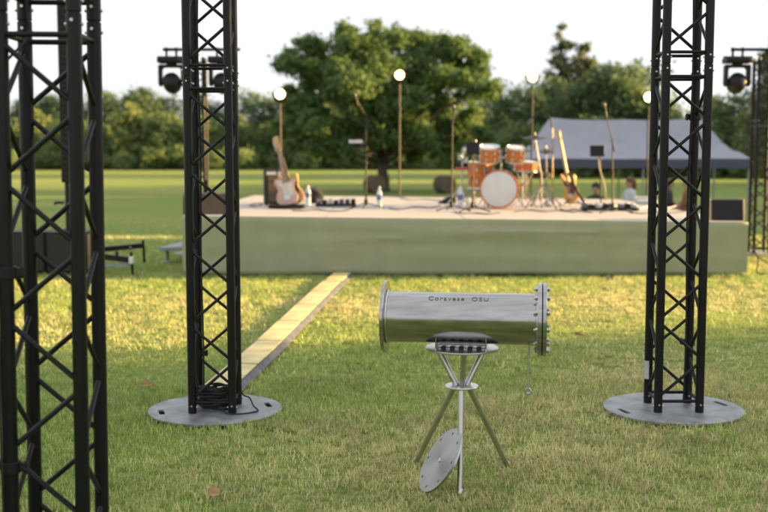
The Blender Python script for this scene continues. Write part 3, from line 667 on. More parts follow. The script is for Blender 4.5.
def gpts(kind):
    if kind == 'tele':
        pts = [(0, 0), (.09, .004), (.145, .04), (.16, .10), (.145, .165), (.125, .215), (.135, .27), (.155, .315), (.145, .355), (.11, .36), (.075, .335), (.045, .325), (.03, .345), (.028, .375),
               (-.028, .385), (-.06, .385), (-.11, .40), (-.145, .375), (-.15, .33), (-.125, .27), (-.118, .22), (-.145, .16), (-.162, .10), (-.145, .04), (-.09, .004)]
    else:
        pts = [(0, 0), (.08, .01), (.14, .05), (.16, .12), (.145, .18), (.12, .23), (.115, .28), (.14, .34), (.15, .41), (.125, .44), (.10, .40), (.07, .35), (.03, .335), (.028, .36),
               (-.028, .37), (-.06, .38), (-.10, .45), (-.135, .50), (-.15, .47), (-.145, .38), (-.12, .29), (-.125, .22), (-.16, .15), (-.16, .08), (-.11, .025), (-.05, .005)]
    return catmull(pts, 4)
def guitar(base, lean_x, lean_y, yaw, kind, bodymat, guard, L, label, fbm_=rosew):
    """base: lowest point of the body; leans lean_x sideways (towards +x at the top) and lean_y backwards"""
    t = thing('electric_guitar', base, label, 'guitar')
    up = Vector((math.sin(lean_x), math.sin(lean_y), 1)).normalized(); nx_ = Vector((math.cos(yaw), math.sin(yaw), 0)); nx_ = (nx_ - up * nx_.dot(up)).normalized(); fr = nx_.cross(up).normalized()   # fr looks at -y
    q = lambda x, z, f=0: base + nx_ * x + up * z + fr * f
    part('body', MB().extrude(gpts(kind), q(0, 0), nx_, up, .044), bodymat, t, bevel=.005)
    pg = [(.02, .12), (.09, .13), (.11, .19), (.10, .25), (.12, .32), (.05, .31), (.03, .335), (-.03, .335), (-.05, .36), (-.10, .36), (-.09, .30), (-.04, .25), (-.04, .16)]
    part('pickguard', MB().extrude(catmull(pg, 3), q(0, 0, .0235), nx_, up, .003), guard, t)
    b = part('bridge', MB().extrude([(-.045, .075), (.045, .075), (.045, .14), (-.045, .14)], q(0, 0, .026), nx_, up, .008), chrome, t)
    for z in (.16, .29): part('pickup', MB().extrude([(-.04, z), (.04, z + .006), (.04, z + .03), (-.04, z + .024)], q(0, 0, .028), nx_, up, .01), blackp if kind != 'tele' else chrome, t)
    for z in (.06, .10, .14): part('knob', MB().lathe([(.011, 0), (.011, .014), (.009, .016)], q(.10, z, .023), fr, n=10), chrome, t)
    hs = L - .17
    part('neck', MB().extrude([(-.028, .32), (.028, .32), (.0215, hs), (-.0215, hs)], q(0, 0, .016), nx_, up, .022), maple, t)
    part('fretboard', MB().extrude([(-.028, .31), (.028, .31), (.0215, hs), (-.0215, hs)], q(0, 0, .030), nx_, up, .006), fbm_, t)
    part('headstock', MB().extrude(catmull([(-.021, hs - .005), (-.045, hs + .035), (-.04, L - .03), (-.02, L), (.015, L - .005), (.03, L - .03), (.02, hs + .06), (.024, hs + .02), (.021, hs - .005)], 3), q(0, 0, .018), nx_, up, .016), maple, t)
    for k in range(6): part('tuning_peg', MB().tube(q(-.034, hs + .04 + k * .02, .012), q(-.066, hs + .04 + k * .02, .012), .006, n=8), chrome, t)
    st = MB()
    for k in range(6): st.tube(q(-.018 + .0072 * k, .10, .034), q(-.015 + .006 * k, hs + .01, .036), .0008, n=4)
    part('strings', st, steelv, t)
    return t
# guitars on their stand, with the amplifier
gb = S(287, 208.5)
st = thing('guitar_stand', gb, 'black guitar stand holding the pink and the amber guitar', 'stand')
part('base', MB().box(gb + Vector((0, 0, .035)), (.52, .30, .045)), blackp, st, bevel=.006)
for x in (-.2, .2):
    for y in (-.11, .11): part('foot', MB().lathe([(.02, 0), (.02, .014)], gb + Vector((x, y, 0)), n=12), rubber, st)
yk = gb + Vector((-.135, .155, .03))
part('back_post', MB().tube(yk, yk + Vector((-.03, .02, .78)), .012, n=10), blackp, st)
part('neck_rest', MB().poly([yk + Vector((-.10, -.10, .73)), yk + Vector((-.09, .02, .74)), yk + Vector((.11, .02, .75)), yk + Vector((.19, -.05, .78))], .014, 8), rubber, st)
g0 = gb + Vector((.03, -.06, .06))
guitar(g0, R(-10.5), R(8), R(-4), 'tele', pink, cream, 1.02, 'pink electric guitar with cream pickguard leaning on the guitar stand')
guitar(gb + Vector((.13, .06, .06)), R(-17.5), R(4), R(-14), 'strat', amber, M('tortoise', (.10, .04, .02), .3), .97, 'amber electric guitar half hidden behind the pink guitar')
ab = S(271, 206) + Vector((0, .25, 0))
am = thing('guitar_amplifier', ab, 'dark guitar amplifier cabinet standing behind the guitars', 'amplifier')
part('cabinet', MB().box(ab + Vector((.02, .0, .29)), (.30, .26, .54), R(12)), tolex, am, bevel=.015)
part('grille_cloth', MB().box(ab + Vector((.02, 0, .26)) + Matrix.Rotation(R(12), 3, 'Z') @ Vector((.02, -.133, 0)), (.24, .008, .40), R(12)), grillb, am)
part('control_panel', MB().box(ab + Vector((.02, 0, .50)) + Matrix.Rotation(R(12), 3, 'Z') @ Vector((0, -.133, 0)), (.25, .008, .05), R(12)), silver, am)
for x in (-.1, .14): part('foot', MB().lathe([(.02, 0), (.02, .022)], ab + Vector((x, 0, 0)), n=12), rubber, am)
part('carry_handle', MB().poly([ab + Vector((-.05, 0, .555)), ab + Vector((-.03, .01, .585)), ab + Vector((.07, .03, .585)), ab + Vector((.09, .03, .555))], .01, 8), rubber, am)
# cloth bag and bottle
bb = S(314, 203.5)
def lump(c, r, seed, name, mat, label, cat):
    rnd = np.random.default_rng(seed); mb = MB().ball(c + Vector((0, 0, r[2] * .86)), r, 24, 16)
    vs = []
    for v in mb.v:
        d = Vector(v) - c; k = 1 + .28 * (float(fbm(np.array(d.x * 9 + seed), np.array(d.z * 9 + d.y * 7))) - .5) * 2
        z = max((v[2] - c.z) * (.8 + .35 * float(vnoise(np.array(d.x * 12 + 4.), np.array(d.y * 12)))), 0.0)
        vs.append((c.x + d.x * k, c.y + d.y * k, c.z + z))
    mb.v = vs; return solo(name, mb, mat, c, label, cat)
lump(bb + Vector((0, .1, 0)), (.14, .12, .15), 3, 'cloth_bag', cloth, 'crumpled black cloth bag beside the guitar stand', 'bag')
bottle(S(308.5, 205) + Vector((0, -.05, 0)), 'water bottle standing in front of the black bag', .31, .042)
bottle(S(379.5, 208.5), 'water bottle standing alone beside a microphone stand', .33, .042)
bottle(S(460, 208), 'water bottle standing in front of the drum kit', .33, .044)
def pedalboard(c, wdt, label, seed, n=7):
    rnd = random.Random(seed); t = thing('pedal_board', c, label, 'pedal board')
    part('board', MB().box(c + Vector((0, 0, .03)), (wdt, .28, .03)), blackp, t, bevel=.005)
    for x in (-wdt / 2 + .04, wdt / 2 - .04): part('foot', MB().box(c + Vector((x, 0, .008)), (.03, .26, .016)), rubber, t)
    cols = [greyp, blackp, silver, tolex, M('pedal_blue', (.05, .07, .14), .4), M('pedal_dark', (.03, .03, .03), .4), blackp]
    for k in range(n):
        x = -wdt / 2 + wdt * (k + .5) / n; h = rnd.uniform(.045, .07)
        p_ = part('pedal', MB().box(c + Vector((x, rnd.uniform(-.03, .03), .045 + h / 2)), (wdt / n * .78, rnd.uniform(.13, .2), h)), cols[k % 7], t, bevel=.006)
        for s in (-1, 1): part('knob', MB().lathe([(.009, 0), (.009, .014)], c + Vector((x + s * .018, .05, .045 + h)), n=8), chrome, p_)
        part('foot_switch', MB().lathe([(.01, 0), (.01, .012), (.007, .016)], c + Vector((x, -.05, .045 + h)), n=8), chrome, p_)
pedalboard(S(336, 206.5), .62, 'black pedal board between the black bag and the microphone stand', 1)
pedalboard(S(598, 210.5), .50, 'black pedal board at the foot of the small screen stand', 2, 5)
pedalboard(S(624, 210.5) + Vector((.05, 0, 0)), .30, 'short pedal board beside the microphone stand by the tent', 3, 3)

# microphone stands
b1 = S(366, 208.5); Y1 = b1.y; tp = P(366, 126, Y1); tp.y = Y1
mic_stand(b1, tp, 'microphone stand with a raised boom and a small clamped holder', (P(374, 132, Y1), P(356.5, 99, Y1 - .2)))
microphone(P(355, 96, Y1 - .2), P(353.5, 88, Y1 - .22) - P(357, 101, Y1 - .2), 'microphone at the raised end of the boom')
hd = thing('phone_holder', P(355, 149, Y1), 'small tray holder clamped to the boom microphone stand', 'holder')
part('tray', MB().box(P(355.5, 141.5, Y1 - .08), (.20, .09, .05)), silver, hd, bevel=.006)
part('clamp_arm', MB().tube(P(356, 144, Y1 - .06), P(366, 146, Y1 - .02), .012, n=8).box(P(357, 146, Y1 - .06), (.12, .06, .04)), blackp, hd, bevel=.004)
b2 = S(451.5, 211); Y2 = b2.y; mic_stand(b2, P(452.5, 122, Y2), 'straight microphone stand beside the red pad', (P(452.3, 124, Y2), P(453.5, 112, Y2)))
microphone(P(453.7, 108, Y2), (.03, -.1, 1), 'microphone upright on the straight stand')
b3 = S(612.5, 213); Y3 = b3.y; mic_stand(b3, P(612.5, 140, Y3), 'microphone stand with boom leaning back in front of the tent', (P(615, 152, Y3), P(605.5, 112, Y3 - .1)))
microphone(P(604.3, 106, Y3 - .1), P(602.5, 97, Y3 - .13) - P(606.5, 115, Y3 - .1), 'microphone on the leaning boom in front of the tent')
# music desk in front of the drums
b4 = S(472.5, 212); Y4 = b4.y
t = mic_stand(b4, P(472.5, 150, Y4), 'short black stand carrying a small tablet desk by the drums', None, spread=.25)
part('desk', MB().box(P(473, 148, Y4 - .05), (.20, .02, .17), rot=Matrix.Rotation(R(-18), 3, 'X')), blackp, t, bevel=.006)
part('desk_lip', MB().box(P(473, 154.5, Y4 - .06), (.20, .05, .012)), blackp, t)
# small screen on pole with cable
b5 = S(601, 209); Y5 = b5.y
t = thing('screen_stand', b5, 'small black screen on a thin pole with a hanging cable', 'screen')
part('foot_plate', MB().lathe([(.13, 0), (.13, .01), (.03, .02)], b5, n=24), blackp, t)
part('pole', MB().tube(b5 + Vector((0, 0, .01)), P(600, 157, Y5), .0125, n=10), blackp, t)
part('screen', MB().box(P(597.3, 151, Y5 - .04), (.22, .05, .17), rot=Matrix.Rotation(R(-10), 3, 'X')), blackp, t, bevel=.008)
part('rear_cap', MB().box(P(597.3, 151, Y5 - .0), (.10, .05, .08)), blackp, t, bevel=.006)
solo('cable', MB().poly(catmull([P(598.5, 157, Y5), P(600, 170, Y5 - .06), P(604, 182, Y5 - .08), P(605.5, 195, Y5 - .06), S(604, 208)], 6, False), .008, 6), M('tan_cable', (.45, .36, .2), .6), P(600, 157, Y5), 'pale cable hanging down from the small screen', 'cable')

# drums
kb = S(501, 209); YK = kb.y
def drum(c, ax, r, dep, label, name='tom_drum', headm=head, lugs=8, front_head=True):
    ax = Vector(ax).normalized(); c = Vector(c); t = thing(name, c, label, 'drum')
    part('shell', MB().lathe([(r - .006, -dep / 2), (r, -dep / 2), (r, dep / 2), (r - .006, dep / 2)], c, ax, n=48), orange, t)
    u = ax.orthogonal().normalized(); b = ax.cross(u)
    for s in (-1, 1):
        part('hoop', MB().lathe([(r + .001, dep / 2 - .012), (r + .014, dep / 2 - .012), (r + .016, dep / 2 + .01), (r + .004, dep / 2 + .012), (r + .001, dep / 2 + .004)], c, ax * s, n=48), chrome if name != 'bass_drum' else orange, t)
        part('head', MB().lathe([(r + .001, dep / 2 - .002), (r * .97, dep / 2 + .004), (0, dep / 2 + .006)], c, ax * s, n=48), headm if (s > 0 or name == 'bass_drum') else cloth, t)
    for k in range(lugs):
        a = 2 * math.pi * (k + .5) / lugs; d = u * math.cos(a) + b * math.sin(a)
        for s in (-1, 1): part('lug', MB().box(c + d * (r + .011) + ax * s * dep * .22, (.022, .03, .05), rot=Matrix((d, ax.cross(d), ax)).transposed()).tube(c + d * (r + .012) + ax * s * dep * .25, c + d * (r + .012) + ax * s * (dep / 2 + .006), .004, n=6), chrome, t)
    return t
KR = .278
kc = Vector((kb.x, kb.y + .22, kb.z + KR + .022))
kd = drum(kc, (-.16, -1, 0), KR, .40, 'orange bass drum with plain white front head', 'bass_drum')
for s in (-1, 1): part('spur', MB().tube(kc + Vector((s * .25, -.05, -.12)), Vector((kc.x + s * .37, kc.y - .20, kb.z + .01)), .009, n=8), chrome, kd)
part('tom_post', MB().tube(kc + Vector((.02, .0, KR)), kc + Vector((.02, .0, KR + .33)), .014, n=10).tube(kc + Vector((-.09, 0, KR + .2)), kc + Vector((.13, 0, KR + .2)), .012, n=10), chrome, kd)
YT = kc.y
drum(P(489.5, 154, YT - .1), (-.05, -.28, 1), .145, .22, 'orange rack tom mounted beside the stand with the tablet desk')
drum(P(515.5, 154.5, YT - .1), (.05, -.28, 1), .135, .21, 'orange rack tom mounted towards the cymbals')
ft = drum(P(481, 175, YT + .35), (0, -.03, 1), .20, .40, 'orange floor tom standing half behind the bass drum', 'floor_tom')
c = P(481, 175, YT + .35)
for k in range(3):
    a = R(40) + k * R(120); part('leg', MB().tube(Vector((c.x + .215 * math.cos(a), c.y + .215 * math.sin(a), stz(c.x) + .0)), Vector((c.x + .215 * math.cos(a), c.y + .215 * math.sin(a), c.z + .12)), .008, n=8), chrome, ft)
sn = P(526, 166, YT + .3); sd_ = drum(sn, (.05, -.1, 1), .178, .14, 'snare drum on a chrome basket stand', 'snare_drum')
for k in range(3):
    a = R(70) + k * R(120); part('stand_leg', MB().tube(Vector((sn.x, sn.y, stz(sn.x) + .2)), Vector((sn.x + .25 * math.cos(a), sn.y + .25 * math.sin(a), stz(sn.x) + .01)), .009, n=8).tube(Vector((sn.x, sn.y, stz(sn.x) + .3)), Vector((sn.x + .16 * math.cos(a), sn.y + .16 * math.sin(a), sn.z - .08)), .008, n=8), chrome, sd_)
part('stand_post', MB().tube(Vector((sn.x, sn.y, stz(sn.x) + .12)), Vector((sn.x, sn.y, sn.z - .11)), .012, n=8), chrome, sd_)
cymb = M('cymbal_bronze', (.035, .027, .018), .5, 0.6, .15, 20)
def cymbal_stand(base, top, r, label, hats=False, tilt=(0, 0, 1)):
    t = thing('cymbal_stand', base, label, 'cymbal')
    part('pole', MB().tube(base + Vector((0, 0, .08)), Vector((base.x, base.y, base.z + .55)), .0125, n=10).tube(Vector((base.x, base.y, base.z + .5)), top, .008, n=10), standm, t)
    for k in range(3):
        a = R(80) + k * R(120); d = Vector((math.cos(a), math.sin(a), 0))
        part('leg', MB().tube(base + d * .27 + Vector((0, 0, .01)), base + Vector((0, 0, .38)), .009, n=8).tube(base + d * .14 + Vector((0, 0, .19)), base + Vector((0, 0, .14)), .006, n=8), standm, t)
        part('rubber_foot', MB().ball(base + d * .27 + Vector((0, 0, .014)), .016, 8, 6), rubber, t)
    part('cymbal', MB().lathe([(.01, .022), (.03, .02), (.045, .008), (r * .6, -.004), (r, -.014), (r, -.016), (r * .6, -.006), (.04, .005), (.01, .018)], top, tilt, n=40), cymb, t)
    if hats: part('cymbal', MB().lathe([(.01, -.062), (.045, -.05), (r, -.024), (r, -.026), (.045, -.053), (.01, -.065)], top, tilt, n=40), cymb, t)
    part('wing_nut', MB().lathe([(.012, .02), (.012, .05), (.006, .075)], top, tilt, n=10), standm, t)
    if hats: part('pedal', MB().box(base + Vector((0, -.16, .03)), (.09, .26, .02), rot=Matrix.Rotation(R(8), 3, 'X')), standm, t)
cb1 = SY(541, YT + .15); cymbal_stand(cb1, P(535, 137, YT + .15) * 1.0, .20, 'dark crash cymbal on a tall stand above the drums', False, (0, -.12, 1))
hb = S(546, 206); cymbal_stand(hb, P(546, 150, hb.y), .17, 'pair of hi-hat cymbals on a chrome pedal stand', True)
tb = SY(540, YT + .75)
t = thing('drum_throne', tb, 'round black drum stool behind the bass drum', 'stool')
part('seat', MB().lathe([(.0, .46), (.15, .46), (.17, .48), (.17, .53), (.15, .55), (0, .555)], tb, n=28), cloth, t)
part('post', MB().tube(tb + Vector((0, 0, .1)), tb + Vector((0, 0, .47)), .016, n=10), standm, t)
for k in range(3): part('leg', MB().tube(tb + Vector((.24 * math.cos(k * 2.094), .24 * math.sin(k * 2.094), .01)), tb + Vector((0, 0, .30)), .010, n=8), standm, t)
cb2_ = SY(522, YT + .5); cymbal_stand(cb2_, P(521, 149, YT + .5), .16, 'small dark cymbal on a stand between the rack toms and the snare', False, (.1, -.2, 1))
cb3_ = SY(474, YT + .45); cymbal_stand(cb3_, P(476, 144, YT + .45), .19, 'dark cymbal on a stand above the floor tom', False, (-.08, -.15, 1))
# cymbal clutch microphones: gooseneck stand by the hi-hat
nb = SY(552.5, hb.y + .2)
t = thing('gooseneck_microphone', nb, 'bent gooseneck microphone arching over the drum kit', 'mic stand')
for k in range(3):
    a = R(30) + k * R(120); part('leg', MB().tube(nb + Vector((.2 * math.cos(a), .2 * math.sin(a), .01)), nb + Vector((0, 0, .12)), .008, n=8), blackp, t)
part('pole', MB().tube(nb + Vector((0, 0, .06)), P(552.5, 128, nb.y), .011, n=10), M('tan_metal', (.4, .3, .17), .35, 1), t)
part('gooseneck', MB().poly(catmull([P(552.5, 128, nb.y), P(550, 118, nb.y), P(545, 112.5, nb.y), P(539, 112, nb.y), P(535, 115, nb.y), P(532, 119, nb.y)], 6, False), .012, 10), blackp, t)
part('microphone_capsule', MB().tube(P(533, 118, nb.y), P(527.5, 123.5, nb.y), .024, .028, n=14), M('mic_grille', (.28, .28, .29)), t)
# bass guitar on its stand
bgb = S(572, 206); 
stp = thing('bass_stand', bgb + Vector((0, .05, 0)), 'small black stand under the long-necked bass', 'stand')
part('cradle', MB().poly([bgb + Vector((-.12, -.08, .05)), bgb + Vector((-.12, .06, .05)), bgb + Vector((.12, .06, .05)), bgb + Vector((.12, -.08, .05))], .010, 8), blackp, stp)
for dx, dy in ((-.16, -.12), (.16, -.12), (0, .2)): part('leg', MB().tube(bgb + Vector((dx, dy, .01)), bgb + Vector((0, .06, .16)), .009, n=8), blackp, stp)
part('back_post', MB().tube(bgb + Vector((0, .06, .05)), bgb + Vector((-.09, .20, .62)), .010, n=8), blackp, stp)
guitar(bgb + Vector((.01, -.04, .065)), R(-10.5), R(9), R(-52), 'strat', amber, M('tortoise', (.10, .04, .02), .3), 1.22, 'amber long-necked bass guitar with maple fretboard on a low stand', maple)
solo('instrument_strap', MB().poly(catmull([bgb + Vector((-.09, -.11, .55)), bgb + Vector((.0, -.15, .36)), bgb + Vector((.10, -.16, .17)), bgb + Vector((.20, -.2, .03)), bgb + Vector((.28, -.2, .02))], 5, False), .022, 8), cloth, bgb, 'dark strap hanging from the bass down to the deck', 'strap')
# percussion to the side of the kit
pb = S(461, 206.5)
t = thing('percussion_stand', pb, 'chrome percussion stand with small cowbells and a red pad', 'percussion')
part('pole', MB().tube(pb + Vector((0, 0, .05)), P(463, 148, pb.y), .0125, n=10), chrome, t)
for k in range(3):
    a = R(50) + k * R(120); part('leg', MB().tube(pb + Vector((.24 * math.cos(a), .24 * math.sin(a), .01)), pb + Vector((0, 0, .32)), .009, n=8), chrome, t)
part('red_pad', MB().box(P(462.5, 168.5, pb.y - .1), (.22, .14, .045), rot=Matrix.Rotation(R(-4), 3, 'Y')), redm, t, bevel=.01)
for q, (px, py) in enumerate(((460, 157), (466, 160), (464, 150))):
    part('cowbell', MB().add([P(px, py, pb.y) + Vector((sx * (w_), sy * .03, z)) for z, w_ in ((.045, .022), (-.05, .038)) for sx, sy in ((-1, -1), (1, -1), (1, 1), (-1, 1))], [(0, 1, 2, 3), (7, 6, 5, 4), (0, 4, 5, 1), (1, 5, 6, 2), (2, 6, 7, 3), (3, 7, 4, 0)]), chrome, t, bevel=.004)
wb = S(447, 203.5)
t = thing('foot_pedal', wb, 'black wedge shaped foot pedal behind the straight microphone stand', 'pedal')
part('wedge', MB().extrude([(-.16, 0), (.14, 0), (.14, .14), (.10, .15)], wb, (1, 0, 0), (0, 0, 1), .26), blackp, t, bevel=.008)
part('tread', MB().extrude([(-.14, .014), (.09, .148), (.085, .158), (-.147, .024)], wb, (1, 0, 0), (0, 0, 1), .20), greyp, t)
# cables lying on the deck
def deck_cable(pts, mat, label, r=.007):
    w_ = [S(px, py) + Vector((0, 0, r)) for px, py in pts]; solo('cable', MB().poly(catmull(w_, 6, False), r, 6), mat, w_[0], label, 'cable')
deck_cable([(352, 208), (345, 211), (330, 211.5), (318, 210), (305, 211), (292, 211)], rubber, 'black cable on the deck from the pedal board to the guitar stand')
deck_cable([(262, 205), (255, 207), (250, 205.5), (258, 203.5), (266, 204)], rubber, 'black cable looped on the deck beside the amplifier')
deck_cable([(585, 210), (575, 212.5), (560, 211), (545, 212), (530, 210.5), (515, 212)], rubber, 'black cable trailing across the deck below the hi-hat')
deck_cable([(608, 208), (618, 206), (630, 207), (640, 209), (652, 206), (668, 208), (676, 206)], white, 'white cable snaking over the deck near the tent')
deck_cable([(630, 213), (645, 214), (655, 212), (670, 213.5), (690, 211)], rubber, 'black cable trailing from the short pedal board')
deck_cable([(441, 206), (430, 208), (415, 207), (400, 210), (388, 208.5)], rubber, 'black cable running between the two nearest microphone stands')
deck_cable([(401, 198), (410, 200), (425, 199.5), (440, 201), (455, 200.5), (468, 202)], rubber, 'black cable leading from the bare lamp pole to the drum kit')
deck_cable([(560, 209), (566, 211), (574, 209.5), (583, 211.5), (592, 213)], rubber, 'black cable curling in front of the bass guitar')
deck_cable([(283, 200), (295, 201.5), (310, 200.5), (325, 202), (340, 201)], rubber, 'black cable leading away behind the guitars and the bag')
deck_cable([(455, 212), (462, 214), (476, 213.5), (488, 214.5), (500, 213)], rubber, 'black cable lying in front of the bass drum')
wbx = S(646, 204.5)
t = thing('mixer', wbx, 'pale box mixer on the deck below the lamp by the tent', 'mixer')
part('case', MB().extrude([(-.14, 0), (.14, 0), (.14, .14), (-.14, .07)], wbx, (0, 1, 0), (0, 0, 1), .34), M('pale_case', (.45, .46, .48), .5), t, bevel=.008)
for k in range(6): part('fader_knob', MB().lathe([(.012, 0), (.012, .02)], wbx + Vector((-.13 + .05 * k, -.02, .105)), n=8), blackp, t)

# stage monitors
def monitor(c, w_, h, rot, body, front, side, label):
    t = thing('stage_monitor', c, label, 'speaker'); r3 = Matrix.Rotation(rot, 3, 'Z'); q = lambda x, y, z: c + r3 @ Vector((x, y, z))
    part('cabinet', MB().extrude([(-.18, 0), (.16, 0), (.16, h * .75), (.10, h), (-.13, h)], q(0, 0, 0), r3 @ Vector((0, 1, 0)), Vector((0, 0, 1)), w_), body, t, bevel=.01)
    part('grille', MB().extrude([(-w_ / 2 + .02, .025), (w_ / 2 - .02, .025), (w_ / 2 - .02, h - .025), (-w_ / 2 + .02, h - .025)], q(0, -.16, 0) , r3 @ Vector((1, 0, 0)), (r3 @ Vector((0, .05 / h, 1))).normalized(), .012), front, t)
    for s in (-1, 1): part('side_cheek', MB().extrude([(-.185, 0), (.165, 0), (.165, h * .76), (.105, h + .006), (-.135, h + .006)], q(s * (w_ / 2 + .010), 0, 0), r3 @ Vector((0, 1, 0)), Vector((0, 0, 1)), .02), side, t, bevel=.004)
    return t
mc = SY(724, 13.9); monitor(mc, .40, .27, R(-3), blackp, M('black_grille', (.012, .012, .013), .6), woodp, 'black stage monitor with wooden cheeks at the edge of the stage')
mc = SY(206, 13.95); monitor(mc, .52, .27, R(4), brownbox, M('brown_grille', (.075, .05, .032), .7), brownbox, 'brown stage monitor at the stage corner by the truss with the coil')

# ------------------------------------------------------------------ things on the grass beside the stage
def sub(c, label):
    t = thing('subwoofer', c, label, 'speaker')
    part('cabinet', MB().box(c + Vector((0, .26, .28)), (.515, .52, .53)), blackp, t, bevel=.012)
    part('grille', MB().box(c + Vector((0, -.004, .28)), (.47, .015, .47)), M('black_grille', (.012, .012, .013)), t, bevel=.004)
    for x in (-.2, .2): part('foot', MB().box(c + Vector((x, .25, .008)), (.05, .45, .022)), rubber, t)
    part('sunlit_side', MB().box(c + Vector((.2585, .26, .28)), (.006, .44, .46)), woodp, t)  # tan sheet: sunlight on this side put into the colour
    return t
s2 = G(67, 274.5); s2 = Vector((s2.x, s2.y, s2.z)); s1 = s2 + Vector((-.535, .03, 0))
sub(s2, 'black subwoofer carrying the tall slim column speaker'); sub(s1, 'black subwoofer beside the one under the column speaker')
cc = s2 + Vector((-.02, .26, .546))
t = thing('column_speaker', cc, 'tall slim black column speaker standing on a subwoofer', 'speaker')
part('pole', MB().tube(cc, cc + Vector((0, 0, .62)), .055, n=16).lathe([(.09, 0), (.09, .015), (.06, .03)], cc, n=20), blackp, t)
cs = part('column', MB().box(cc + Vector((0, 0, 1.87)), (.15, .16, 2.5)), blackp, t, bevel=.012)
for k in range(15): part('driver', MB().lathe([(.052, 0), (.056, .004), (.048, .008), (.03, .002), (0, .004)], cc + Vector((0, -.081, .76 + k * .148)), (0, -1, 0), n=18), blackp, cs)
part('handle', MB().poly([cc + Vector((-.07, 0, .36)), cc + Vector((-.17, -.02, .36)), cc + Vector((-.19, -.02, .34))], .018, 8), blackp, t)
# folded step frame on the grass
a0 = G(132, 275.5); Ya = a0.y
t = thing('step_frame', a0, 'black metal step frame with two treads lying askew on the grass', 'steps')
q = lambda px, py, dy=0: P(px, py, Ya + dy)
part('tread', MB().poly([q(96, 250, .5), q(143, 245.5, .5)], .045, 4), black, t); part('tread', MB().poly([q(96, 255.5), q(131, 260)], .05, 4), black, t)
part('tread_cap', MB().box(q(131.5, 260), (.05, .09, .09)), white, t, bevel=.006)
part('leg', MB().tube(q(143, 240, .5), q(144.5, 262.5, .5), .018, n=8), black, t); part('leg', MB().tube(q(131, 252), a0 + Vector((.01, 0, .0)), .018, n=8), black, t)
part('leg', MB().tube(q(98, 250, .5), Vector((q(98, 250, .5).x, Ya + .5, .0)), .018, n=8), black, t); part('leg', MB().tube(q(98, 255, 0), Vector((q(98, 250, 0).x, Ya, .0)), .018, n=8), black, t)
part('foot_bar', MB().poly([q(97, 264.5, .02), q(131, 264.5, .02)], .03, 4), palegrey, t); part('knob', MB().lathe([(.02, 0), (.02, .06), (.012, .07)], q(117, 256.5), n=10), black, t)
part('link_bar', MB().tube(q(130.5, 249, .0), q(130.5, 247, .5), .015, n=8).tube(q(98, 254), q(98, 250, .5), .015, n=8), black, t)
# low grey platform at the stage corner
a1 = G(168, 262.5); Yb = a1.y; x0 = a1.x
t = thing('low_platform', a1, 'low pale grey folding platform standing next to the stage corner', 'platform')
part('top', MB().add([(x0 - .10, Yb - .1, a1.z + .17), (x0 + .55, Yb - .1, a1.z + .19), (x0 + .55, Yb + .75, a1.z + .21), (x0 + .12, Yb + .75, a1.z + .21), (x0 - .10, Yb - .1, a1.z + .225), (x0 + .55, Yb - .1, a1.z + .24), (x0 + .55, Yb + .75, a1.z + .26), (x0 + .12, Yb + .75, a1.z + .26)],
     [(3, 2, 1, 0), (4, 5, 6, 7), (0, 1, 5, 4), (1, 2, 6, 5), (2, 3, 7, 6), (3, 0, 4, 7)]), palegrey, t, bevel=.008)
for x, y in ((0, -.02), (.45, -.02), (.2, .65), (.45, .65)):
    part('leg', MB().tube((x0 + x, Yb + y, a1.z - .0), (x0 + x, Yb + y, a1.z + .2), .022, n=10), greyp, t); part('foot_pad', MB().box((x0 + x - .02, Yb + y, a1.z + .014), (.14, .1, .03)), palegrey, t, bevel=.004)
bx_ = Vector((x0 + .33, Yb + .25, a1.z + .245))
t = thing('power_box', bx_, 'small black power box upright on the low grey platform', 'box')
part('case', MB().box(bx_ + Vector((0, 0, .10)), (.12, .12, .20)), blackp, t, bevel=.012); part('handle', MB().poly([bx_ + Vector((-.04, 0, .195)), bx_ + Vector((-.03, 0, .235)), bx_ + Vector((.03, 0, .235)), bx_ + Vector((.04, 0, .195))], .008, 8), rubber, t)
# loose cable at the far stage corner
solo('cable', MB().poly(catmull([Vector((4.62, 13.6, .5)), Vector((4.68, 13.5, .35)), Vector((4.74, 13.45, .2)), Vector((4.72, 13.42, .04)), Vector((4.9, 13.5, .02)), Vector((5.3, 14.6, .02)), RR + Vector((-.2, -.2, .03))], 6, False), .009, 6), rubber, RR, 'black cable hanging off the stage corner to the tower with one lamp', 'cable')
# fallen leaves
for (px, py, a, lab) in ((146.5, 388.5, .4, 'curled brown leaf on the grass beside the truss base with the coil'), (213, 499, 1.2, 'flat brown leaf on the grass in front of the truss base with the coil'), (578, 338, 2.2, 'dry brown leaf on the grass at the edge of the shade')):
    c = G(px, py) + Vector((0, 0, .025)); s = .055; r3 = Matrix.Rotation(a, 3, 'Z') @ Matrix.Rotation(R(35), 3, 'X')
    out = [(-1, 0), (-.6, .35), (-.1, .5), (.4, .35), (1, 0), (.4, -.35), (-.1, -.5), (-.6, -.35)]; vs = []
    for x, y in out: vs.append(c + r3 @ Vector((x * s, y * s, .018 * (abs(y) * 2) ** 2 + .01 * x * x)))
    for x in (-.5, 0, .5): vs.append(c + r3 @ Vector((x * s, 0, .0)))
    f = [(0, 1, 8), (1, 2, 9, 8), (2, 3, 10, 9), (3, 4, 10), (4, 5, 10), (5, 6, 9, 10), (6, 7, 8, 9), (7, 0, 8)]
    o = part('blade', MB().add(vs, f), deadleaf, t2 := thing('fallen_leaf', c, lab, 'leaf')); part('stalk', MB().tube(c + r3 @ Vector((s, 0, .01)), c + r3 @ Vector((s * 1.5, .004, .012)), .0015, n=5), deadleaf, t2)

